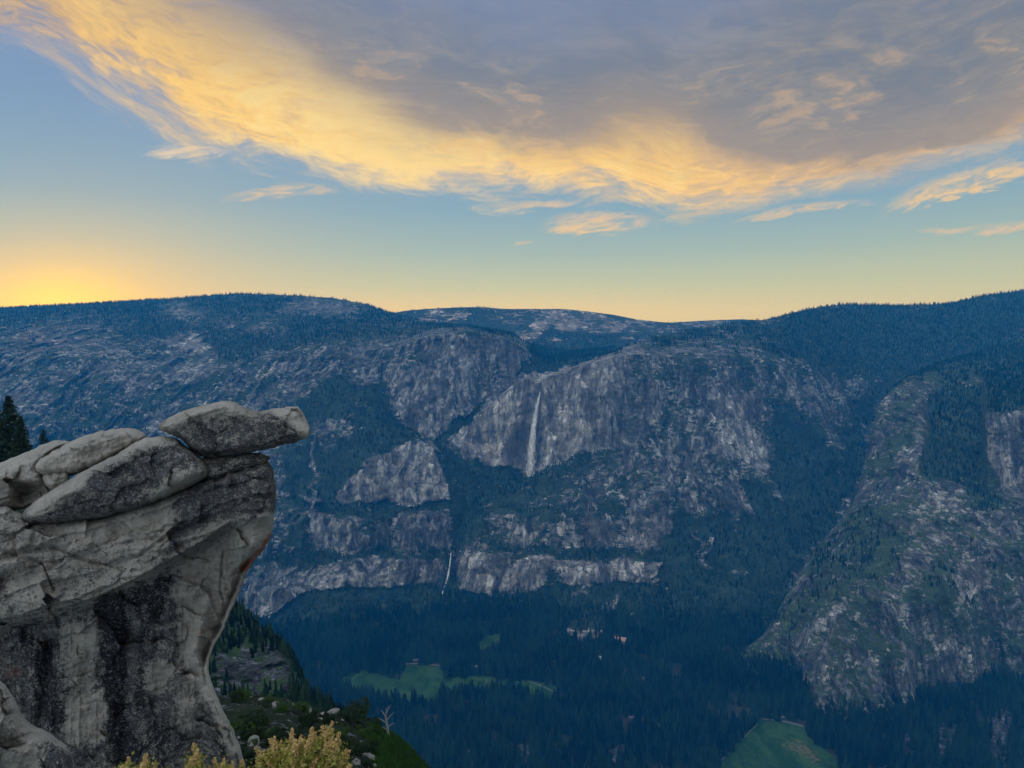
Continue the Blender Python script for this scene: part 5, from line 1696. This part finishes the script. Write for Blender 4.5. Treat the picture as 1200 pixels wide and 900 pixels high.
PM.poly([(214, 765), (232, 760), (250, 790), (272, 840), (290, 890), (280, 895), (250, 830), (232, 800)], 1.0, 2)  # lit edge of the stem, its light put into the pale tone


def main_relief(x, y):
    e = np.interp(x, EDGE_X, EDGE_Y)
    ov = sstep(y - e, -3, 16) * 0.95 + sstep(y - e, 10, 130) * 0.55        # the face under the ledge leans back
    lump = -0.75 * np.exp(-(((x - 298) / 22) ** 2 + ((y - 630) / 24) ** 2))
    under = sstep(y - (668 - (x - 276) * 0.95), -4, 6) * sstep(x, 262, 285) * 0.3 * (y > 600)
    # rib that runs down the right side like a stem
    rx = np.interp(y, [690, 730, 765, 800, 850, 900, 960], [244, 236, 228, 246, 270, 286, 296])
    rib = -0.55 * np.exp(-((x - rx) / 9.0) ** 2) * sstep(y, 690, 740)
    hollow = 0.18 * np.exp(-(((x - 262) / 12) ** 2)) * sstep(y, 690, 720) * sstep(y, 800, 760)
    # joints crossing the upper block
    j1 = np.exp(-((y - np.interp(x, [-90, 0, 60, 120, 165, 205, 260], [690, 655, 640, 664, 650, 622, 600])) / 2.6) ** 2) * 0.14
    j2 = np.exp(-((y - np.interp(x, [-90, 0, 20, 50, 62], [640, 645, 650, 660, 690])) / 2.6) ** 2) * 0.16 * (x < 64)
    st = np.exp(-((x - np.interp(y, [690, 760, 900], [152, 150, 148])) / 10) ** 2) * 0.22 * sstep(y, 695, 730)
    st2 = np.exp(-((x - np.interp(y, [730, 860], [62, 48])) / 9) ** 2) * 0.25 * sstep(y, 735, 760)
    c1 = np.exp(-((x - np.interp(y, [640, 690, 705], [262, 258, 262])) / 1.6) ** 2) * 0.12 * sstep(y, 640, 650) * sstep(y, 712, 700)
    step2 = -sstep(y - np.interp(x, [-90, 0, 60, 110, 190, 262, 330], [615, 612, 622, 640, 634, 612, 604]), -3, 6) * 0.22 * (y < e)
    # exfoliation sheets of the upper block, rising to the right
    lay = (y + 0.30 * x + fbm(x / 45, y / 30, x * 0 + 4.4, 4, 303) * 16) / 25.0
    fr = lay - np.floor(lay)
    amp = 0.5 + 0.5 * vnoise(np.floor(lay), x / 60, x * 0, 311)
    sheet = (np.where(fr < 0.10, fr / 0.10, (1 - fr) / 0.90) - 0.5) * 0.17 * amp * (1 - sstep(y - e, -6, 4))
    vert = (ridged(x / 17, y / 120, x * 0 + 1.1, 3, 321) - 0.5) * 0.22 * sstep(y - e, 4, 30)
    return sheet - vert + ov + lump + under + rib + hollow + j1 + j2 + st + st2 + c1 + step2


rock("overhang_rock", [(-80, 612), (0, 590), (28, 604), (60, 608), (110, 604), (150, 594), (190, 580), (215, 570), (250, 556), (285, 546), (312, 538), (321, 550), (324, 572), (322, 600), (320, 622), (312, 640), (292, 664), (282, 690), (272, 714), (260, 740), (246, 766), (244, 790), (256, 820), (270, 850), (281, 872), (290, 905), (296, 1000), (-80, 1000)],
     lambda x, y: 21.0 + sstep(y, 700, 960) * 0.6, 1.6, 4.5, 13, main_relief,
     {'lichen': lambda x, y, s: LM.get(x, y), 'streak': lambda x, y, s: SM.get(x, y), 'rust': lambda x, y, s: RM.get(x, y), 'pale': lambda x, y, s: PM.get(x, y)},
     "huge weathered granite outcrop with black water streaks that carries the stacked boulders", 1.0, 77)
LF = ras_near(0.35)
LF.poly([(-90, 830), (30, 850), (90, 884), (90, 1000), (-90, 1000)], 0.25, 6)
LF.poly([(45, 868), (88, 882), (88, 910), (50, 910)], 0.75, 5)
rock("corner_boulder", [(-80, 770), (-30, 782), (0, 796), (14, 812), (24, 836), (34, 848), (54, 857), (76, 871), (87, 886), (88, 920), (90, 1000), (-80, 1000)],
     10.5, 0.8, 2.0, 26, None, {'lichen': lambda x, y, s: LF.get(x, y), 'pale': 0.30}, "bluish grey boulder in the bottom left corner, nearest to the viewpoint", 1.0, 88)

# ------------------------------------------------------------------ loose boulders on the knoll
def boulder_mesh(name, seed, mat, flat=0.8):
    bm = bmesh.new()
    bmesh.ops.create_icosphere(bm, subdivisions=4, radius=0.5)
    co = np.array([v.co[:] for v in bm.verts])
    rd = np.random.default_rng(seed)
    n = co / np.linalg.norm(co, axis=1)[:, None]
    r = np.ones(len(co))
    for _ in range(15):                          # knock flat faces off it
        ax = rd.normal(size=3)
        ax /= np.linalg.norm(ax)
        h = rd.uniform(0.48, 0.80)
        dt = n @ ax
        r = np.minimum(r, np.where(dt > 0.05, h / np.maximum(dt, 0.05), 9))
    r = r * (1 + 0.10 * fbm(n[:, 0] * 2.5, n[:, 1] * 2.5, n[:, 2] * 2.5, 4, seed))
    co = n * r[:, None] * 0.62
    co[:, 2] *= flat
    for v, c in zip(bm.verts, co):
        v.co = c
    me = bpy.data.meshes.new(name)
    bm.to_mesh(me)
    bm.free()
    for p in me.polygons:
        p.use_smooth = True
    me.materials.append(mat)
    for k, val in (('lichen', 0.44), ('pale', 0.0), ('rust', 0.0), ('streak', 0.0)):
        at = me.attributes.new(k, 'FLOAT', 'POINT')
        at.data.foreach_set('value', np.full(len(me.vertices), val, np.float32))
    return me


BMESH = [boulder_mesh("boulder", s, M_ROCK, f) for s, f in ((1, .8), (2, .6), (3, .9), (4, .7))]
BOULDERS = [
    (349, 833, 26, "largest pale flat-topped boulder on the knoll, above the tan shrub"),
    (309, 838, 17, "pale boulder among dark bushes just right of the stem of the overhanging rock"),
    (290, 832, 15, "grey ledge boulder touching the right foot of the overhanging rock"),
    (345, 848, 20, "rounded grey boulder directly below the largest pale knoll boulder"),
    (333, 862, 18, "blue-grey boulder behind the left side of the tan shrub"),
    (318, 866, 13, "small dark grey boulder left of the tan shrub's top"),
    (298, 872, 20, "broad grey boulder at the foot of the overhanging rock, left of the tan shrub"),
    (376, 838, 14, "small pale boulder at the left of the pair on the knoll crest"),
    (392, 835, 14, "small pale boulder at the right of the pair on the knoll crest"),
    (398, 864, 16, "pale boulder right beside the tan shrub"),
    (409, 876, 13, "pale stone between the tan shrub and the green grassy bank"),
    (424, 872, 11, "small pale stone at the left edge of the green grassy bank"),
    (434, 888, 16, "grey boulder at the bottom edge below the green grassy bank"),
    (416, 895, 18, "grey boulder at the bottom edge right of the tan shrub"),
    (322, 826, 13, "small grey boulder on the knoll crest left of the largest pale boulder"),
]
for k, (x, y, w, lab) in enumerate(BOULDERS):
    d = depth_at(GK, x, y)
    sz = 0.85 * w / FPX * d
    o = bpy.data.objects.new("boulder", BMESH[k % 4])
    COL.objects.link(o)
    o.location = unproj(x, y + 1, d - 0.15 * sz)
    o.scale = (sz * random.uniform(1.0, 1.3), sz * random.uniform(.9, 1.2), sz * random.uniform(.75, 1.0))
    o.rotation_euler = (random.uniform(-.3, .3), random.uniform(-.3, .3), random.uniform(0, 6.28))
    tag(o, lab, "boulder", "loose boulders on the knoll")

for k in range(46):
    for _ in range(60):
        x, y = random.uniform(268, 440), random.uniform(816, 898)
        crest = float(np.interp(x, [250, 300, 345, 362, 400, 430, 445], [815, 813, 821, 836, 832, 843, 850]))
        if y > crest + 1:
            break
    d = depth_at(GK, x, y)
    sz = random.uniform(4, 9) / FPX * d
    o = bpy.data.objects.new("stone", BMESH[k % 4])
    COL.objects.link(o)
    o.location = unproj(x, y, d)
    o.scale = (sz * random.uniform(1.0, 1.5), sz * random.uniform(.9, 1.2), sz * random.uniform(.6, 1.0))
    o.rotation_euler = (random.uniform(-.4, .4), random.uniform(-.4, .4), random.uniform(0, 6.28))
    tag(o, "small grey stone lying between the bushes on the knoll", "stone", "small stones on the knoll")

# ------------------------------------------------------------------ bushes, grass and snag on the knoll
M_LEAF_D = simple_mat("dark_leaves", (0.030, 0.055, 0.022), 0.5, 3.0)
M_LEAF_G = simple_mat("green_leaves", (0.060, 0.115, 0.028), 0.5, 3.0)
M_GRASS = simple_mat("bank_grass", (0.045, 0.115, 0.018), 0.5, 1.5)
M_DEAD = simple_mat("dead_wood", (0.34, 0.32, 0.30), 0.25, 4.0)
M_STEM = simple_mat("shrub_stem", (0.10, 0.075, 0.05), 0.3, 6.0)


def leaf_cloud(centres, radii, n, size, seed, flat=0.85):
    """many small leaf faces spread through a set of lobes"""
    rd = np.random.default_rng(seed)
    centres, radii = np.array(centres, float), np.array(radii, float)
    w = radii ** 2
    k = rd.choice(len(centres), n, p=w / w.sum())
    v = rd.normal(size=(n, 3))
    v /= np.linalg.norm(v, axis=1)[:, None]
    rr = radii[k] * rd.uniform(0.55, 1.05, n)
    P = centres[k] + v * rr[:, None] * np.array([1, 1, flat])
    a = rd.normal(size=(n, 3))
    a /= np.linalg.norm(a, axis=1)[:, None]
    b = np.cross(a, rd.normal(size=(n, 3)))
    b /= np.linalg.norm(b, axis=1)[:, None]
    s = size * rd.uniform(0.6, 1.4, n)[:, None]
    co = np.stack([P - a * s, P + b * s * 0.45, P + a * s, P - b * s * 0.45], 1).reshape(-1, 3)
    q = np.arange(n * 4).reshape(n, 4)
    return co, q


def tube(pts, rad, k=6):
    co, q = [], []
    for i, p in enumerate(pts):
        p = Vector(p)
        t = (Vector(pts[min(i + 1, len(pts) - 1)]) - Vector(pts[max(i - 1, 0)])).normalized()
        u = t.cross(Vector((0.3, 1, 0.1))).normalized()
        w = t.cross(u)
        for a in range(k):
            an = 2 * math.pi * a / k
            co.append(tuple(p + (u * math.cos(an) + w * math.sin(an)) * rad[i]))
        if i:
            for a in range(k):
                q.append(((i - 1) * k + a, (i - 1) * k + (a + 1) % k, i * k + (a + 1) % k, i * k + a))
    return co, q


class Geo:
    def __init__(self):
        self.co, self.q = [], []

    def add(self, co, q):
        b = len(self.co)
        self.co += [tuple(c) for c in co]
        self.q += [tuple(i + b for i in f) for f in q]

    def build(self, name, mat, parent=None, smooth=True):
        return mesh_obj(name, self.co, quads=self.q, mats=[mat], parent=parent, smooth=smooth)


def bush(px, py, w, h, label, seed, leaf=None, group="bushes on the knoll"):
    d = depth_at(GK, px, py)
    base = unproj(px, py, d)
    sx, sz = w / FPX * d, h / FPX * d
    t = empty("bush", tuple(base))
    tag(t, label, "bush", group)
    rd = random.Random(seed)
    cs, rs = [], []
    for _ in range(9):
        cs.append((rd.uniform(-.38, .38) * sx, rd.uniform(-.3, .3) * sx, rd.uniform(.15, .8) * sz))
        rs.append(rd.uniform(.14, .26) * min(sx, sz * 1.4))
    co, q = leaf_cloud(cs, rs, 1500, 0.030 * max(sx, sz) + 0.02, seed)
    mesh_obj("foliage", co, quads=q, mats=[leaf or M_LEAF_D], parent=t, smooth=False)
    g = Geo()
    for c in cs[:6]:
        g.add(*tube([(0, 0, -0.15), (c[0] * .5, c[1] * .5, c[2] * .45), c], [0.04, 0.03, 0.012]))
    g.build("stem", M_STEM, t)
    return t


BUSHES = [
    (300, 854, 34, 22, "dark bush between the stem of the overhanging rock and the pale boulders", M_LEAF_D),
    (322, 850, 24, 18, "dark bush in the middle of the pale knoll boulders", M_LEAF_D),
    (366, 850, 30, 22, "dark bush right of the largest pale knoll boulder", M_LEAF_D),
    (276, 850, 18, 16, "green bush at the very foot of the overhanging rock", M_LEAF_G),
    (318, 876, 22, 18, "dark bush low down just left of the tan shrub", M_LEAF_D),
    (412, 850, 40, 26, "widest dark bush on the knoll crest above the tan shrub's right side", M_LEAF_D),
    (436, 858, 30, 20, "dark bush at the top of the green grassy bank", M_LEAF_D),
    (402, 890, 26, 24, "dark bush behind the right side of the tan shrub", M_LEAF_D),
    (421, 886, 22, 20, "dark bush at the left foot of the green grassy bank", M_LEAF_D),
    (330, 834, 20, 12, "low green bush on the knoll crest beside the largest pale boulder", M_LEAF_G),
    (284, 822, 22, 14, "green bush on the knoll crest beside the overhanging rock", M_LEAF_G),
    (384, 848, 20, 14, "small dark bush below the pair of crest boulders", M_LEAF_D),
    (350, 872, 22, 18, "dark bush hidden behind the top of the tan shrub", M_LEAF_D),
]
for k, (x, y, w, h, lab, lf) in enumerate(BUSHES):
    bush(x, y, w, h, lab, 100 + k, lf)

for k in range(120):
    for _ in range(60):
        x, y = random.uniform(266, 440), random.uniform(822, 900)
        crest = float(np.interp(x, [250, 300, 345, 362, 400, 430, 445], [815, 813, 821, 836, 832, 843, 850]))
        if y > crest + 5:
            break
    w_ = random.uniform(9, 19)
    bush(x, y, w_, w_ * random.uniform(.55, .8), "low small bush among the stones of the knoll", 300 + k, random.choice([M_LEAF_D, M_LEAF_D, M_LEAF_G]), "low bushes among the stones")
# green bank: nobody could count the blades
W, vg = GK['W'], GK['veg']
pxg, pyg = GK['px'], GK['py']
bank = Raster(0.0)
bank.poly([(430, 846), (448, 853), (468, 864), (484, 878), (504, 902), (530, 950), (446, 950), (440, 905), (432, 870)], 1.0, 2)
sel = (bank.get(pxg, pyg) > 0.5)
ii, jj = np.nonzero(sel)
n = 26000
pk = rng.integers(0, len(ii), n)
P = W[ii[pk], jj[pk]] + rng.normal(size=(n, 3)) * 0.06
up = np.stack([rng.normal(size=n) * 0.35, rng.normal(size=n) * 0.35, np.ones(n)], -1)
hh = rng.uniform(0.12, 0.34, n)[:, None]
sd = np.stack([rng.normal(size=n), rng.normal(size=n) * 0.4, np.zeros(n)], -1)
sd /= np.linalg.norm(sd, axis=1)[:, None]
co = np.stack([P - sd * 0.035, P + sd * 0.035, P + up * hh], 1).reshape(-1, 3)
o = mesh_obj("grass", co, tris=np.arange(n * 3).reshape(-1, 3), mats=[M_GRASS], smooth=False)
tag(o, "bright green grassy bank on the right side of the knoll", "grass", kind='stuff')

# bleached dead snag on the crest
d = depth_at(GK, 455, 862)
b0 = Vector(unproj(455, 862, d))
t = empty("dead_snag", tuple(b0))
tag(t, "bleached dead tree snag with broken limbs at the top of the green bank", "dead tree")
u = d / FPX
g = Geo()
g.add(*tube([(0, 0, -0.3), (-1 * u, 0, 10 * u), (-3 * u, .1, 20 * u), (-2 * u, .1, 33 * u)], [2.0 * u, 1.6 * u, 1.1 * u, 0.3 * u], 8))
g.build("trunk", M_DEAD, t)
for (sx, h0, ex, ez) in ((-2, 14, -12, 20), (-2, 18, 7, 27), (-3, 22, -9, 30), (-1, 10, 8, 14), (-3, 26, 3, 36), (-1, 6, -9, 9)):
    g = Geo()
    g.add(*tube([(sx * u * .8, .05, h0 * u), ((sx + ex) / 2 * u, .1, (h0 + ez) / 2 * u + u), (ex * u, .2, ez * u)], [0.7 * u, 0.5 * u, 0.15 * u], 6))
    g.build("limb", M_DEAD, t)

# ------------------------------------------------------------------ firs at the left edge
def fir(px, py, htpx, d, seed, label, wide=0.2, dens=1.0):
    """a conifer near enough to show its boughs: trunk and one crown of many needle sprays"""
    base = unproj(px, py, d)
    Ht = htpx / FPX * d
    t = empty("fir_tree", tuple(base))
    tag(t, label, "tree", "firs behind the ridge rock")
    rd = np.random.default_rng(seed)
    g = Geo()
    g.add(*tube([(0, 0, -1), (0.02, 0, Ht * .5), (0, 0, Ht * .98)], [Ht * .016, Ht * .010, Ht * .002], 8))
    g.build("trunk", M_BARK, t)
    nb = int(210 * dens)
    CO, Q = [], []
    base_i = 0
    for i in range(nb):
        f = (i + rd.random()) / nb
        z = Ht * (0.08 + 0.90 * f)
        L = Ht * wide * (1 - f) ** 0.8 * rd.uniform(0.6, 1.15) + Ht * 0.012
        a = rd.uniform(0, 2 * math.pi)
        dx, dy = math.cos(a), math.sin(a)
        ns = max(5, int(26 * (1 - f) + 6))
        s = rd.uniform(0.12, 1.0, ns)
        zz = z + L * (0.12 * s - 0.42 * s ** 2) + rd.normal(size=ns) * 0.012 * Ht * 0.4
        side = rd.normal(size=ns) * L * 0.16 * (1.1 - s)
        P = np.stack([dx * L * s - dy * side, dy * L * s + dx * side, zz], -1)
        out = np.stack([np.full(ns, dx), np.full(ns, dy), rd.uniform(-.55, .1, ns)], -1) + rd.normal(size=(ns, 3)) * 0.4
        out /= np.linalg.norm(out, axis=1)[:, None]
        wv = np.cross(out, rd.normal(size=(ns, 3)))
        wv /= np.linalg.norm(wv, axis=1)[:, None]
        sz = Ht * 0.022 * rd.uniform(.6, 1.3, ns)[:, None]
        CO.append(np.stack([P - out * sz * .6, P + wv * sz * .36, P + out * sz, P - wv * sz * .36], 1).reshape(-1, 3))
    CO = np.concatenate(CO)
    mesh_obj("crown", CO, quads=np.arange(len(CO)).reshape(-1, 4), mats=[M_NEEDLE_N], parent=t, smooth=False)
    return t


M_NEEDLE_N = simple_mat("fir_needles", (0.030, 0.058, 0.032), 0.45, 1.0)
fir(14, 570, 108, 120, 1, "tallest dark fir of the clump at the left edge behind the pale ridge rock", 0.25, 1.6)
fir(-4, 572, 108, 128, 2, "dark fir cut by the left edge of the photo, left of the tallest fir", 0.26, 1.6)
fir(27, 570, 84, 112, 3, "shorter dark fir on the right of the clump at the left edge", 0.22, 1.5)
fir(53, 560, 58, 125, 4, "lone small fir top poking up over the pale ridge rock", 0.26)
# the shoulder the firs stand on
near_ground("fir_shoulder", [
    [(-200, 640, 60), (120, 660, 60)],
    [(-200, 575, 95), (120, 590, 95)],
    [(-200, 566, 120), (60, 568, 120), (120, 585, 120)],
    [(-200, 600, 160), (120, 640, 160)],
], -200, 120, 2.0, M_KNOLL, NK, 0.4, 0.05, "dark shoulder of ground behind the ridge rock where the firs stand", "slope", 3)

# ------------------------------------------------------------------ tan flowering shrub in the foreground
M_TAN = simple_mat("dry_flower", (0.72, 0.50, 0.20), 0.35, 14.0)
M_OLIVE = simple_mat("olive_leaf", (0.34, 0.32, 0.07), 0.4, 10.0)


def tan_shrub(sprigs, d, seed, label, base):
    rd = np.random.default_rng(seed)
    bx, by = base
    b0 = unproj(bx, by, d)
    t = empty("flowering_shrub", tuple(b0))
    tag(t, label, "shrub", "tan flowering shrubs along the bottom edge")
    st = Geo()
    FL, LF = [], []
    for (x, y, r) in sprigs:
        dd = d + rd.uniform(-.22, .22)
        tip = unproj(x, y, dd) - b0
        u = dd / FPX
        midp = tip * 0.5 + np.array([rd.normal() * .05, rd.normal() * .05, 0.04])
        st.add(*tube([(0, 0, 0), tuple(midp), tuple(tip)], [0.008, 0.005, 0.002], 5))
        R0 = r * u
        # flower heads: plume of little florets up the last stretch of the stem
        n = int(26 * r)
        s = rd.random(n) ** 0.7
        ax = tip - midp
        ax = ax / np.linalg.norm(ax)
        P = tip + ax * ((s - 0.80) * R0 * 3.4)[:, None] + rd.normal(size=(n, 3)) * (R0 * 0.30 * (1.3 - s))[:, None]
        FL.append((P, R0))
        n = int(40 * r)
        s = rd.random(n)
        P = midp + (tip - midp) * (0.1 + 0.75 * s)[:, None] + rd.normal(size=(n, 3)) * R0 * 0.75
        LF.append((P, R0))

    def leaves(lst, size, name, mat):
        CO = []
        for P, R0 in lst:
            n = len(P)
            a = rd.normal(size=(n, 3)) + np.array([0, 0, 0.8])
            a /= np.linalg.norm(a, axis=1)[:, None]
            b = np.cross(a, rd.normal(size=(n, 3)))
            b /= np.linalg.norm(b, axis=1)[:, None]
            s = size * rd.uniform(.6, 1.4, n)[:, None]
            CO.append(np.stack([P - a * s, P + b * s * .5, P + a * s, P - b * s * .5], 1).reshape(-1, 3))
        CO = np.concatenate(CO)
        mesh_obj(name, CO, quads=np.arange(len(CO)).reshape(-1, 4), mats=[mat], parent=t, smooth=False)
    st.build("stem", M_STEM, t)
    leaves(FL, 0.0075, "flower_head", M_TAN)
    leaves(LF, 0.0120, "foliage", M_OLIVE)
    return t


rs = random.Random(5)
main = []
for _ in range(95):
    x = rs.uniform(300, 412)
    top = float(np.interp(x, [300, 320, 340, 352, 372, 386, 392, 405, 412], [878, 868, 870, 862, 856, 852, 858, 874, 886]))
    main.append((x, top + rs.random() ** 1.3 * 52, rs.uniform(5, 8)))
main += [(342, 859, 7), (388, 851, 7), (378, 856, 7), (318, 870, 7), (405, 884, 7), (396, 888, 6), (306, 884, 7), (352, 866, 6), (366, 857, 6)]
tan_shrub(main, 4.2, 3, "largest tan and olive flowering shrub at the bottom edge, right of the rock", (350, 1010))
tan_shrub([(228, 876, 7), (230, 884, 7), (224, 892, 7), (221, 901, 6), (231, 897, 6)], 4.0, 4, "single tall tan flower spike at the bottom edge in front of the rock", (226, 990))
tan_shrub([(150, 893, 7), (143, 900, 6), (170, 888, 7), (168, 897, 7), (182, 899, 6), (158, 902, 6), (176, 905, 6)], 4.0, 5, "low tan sprigs at the bottom edge, leftmost of the flowering shrubs", (164, 990))
tan_shrub([(252, 894, 7), (262, 893, 7), (272, 897, 6), (283, 895, 6), (258, 902, 7), (268, 905, 6), (246, 902, 6)], 4.1, 6, "low olive and tan sprigs between the flower spike and the largest shrub", (264, 990))

# small ledge the shrubs grow from, below the picture
near_ground("viewpoint_ledge", [
    [(-400, 2600, 1.0), (1600, 2600, 1.0)],
    [(-400, 1500, 2.2), (1600, 1500, 2.2)],
    [(-400, 1040, 4.2), (700, 1030, 4.2), (1600, 1100, 4.2)],
    [(-400, 1200, 5.2), (700, 1200, 5.2), (1600, 1300, 5.2)],
], -400, 1600, 12, M_KNOLL, NK, 0.0, 0.02, "bare ledge at the viewpoint where the flowering shrubs grow", "ledge", 4)

# ------------------------------------------------------------------ evening haze filling the valley
def haze():
    co, q = box_geo(-9100, 9100, -1000, 7300, -4.0, 1900.0)
    o = mesh_obj("haze", co, quads=q, smooth=False)
    m = bpy.data.materials.new("evening_haze")
    m.use_nodes = True
    m.node_tree.nodes.clear()
    v = m.node_tree.nodes.new('ShaderNodeVolumePrincipled')
    out = m.node_tree.nodes.new('ShaderNodeOutputMaterial')
    m.node_tree.links.new(v.outputs[0], out.inputs['Volume'])
    v.inputs['Color'].default_value = (0.01, 0.36, 1.0, 1)
    v.inputs['Absorption Color'].default_value = (1, 1, 1, 1)
    v.inputs['Density'].default_value = 0.98e-4
    v.inputs['Anisotropy'].default_value = 0.0
    o.data.materials.append(m)
    tag(o, "blue evening haze filling the air of the whole valley", "haze", kind='stuff')


haze()
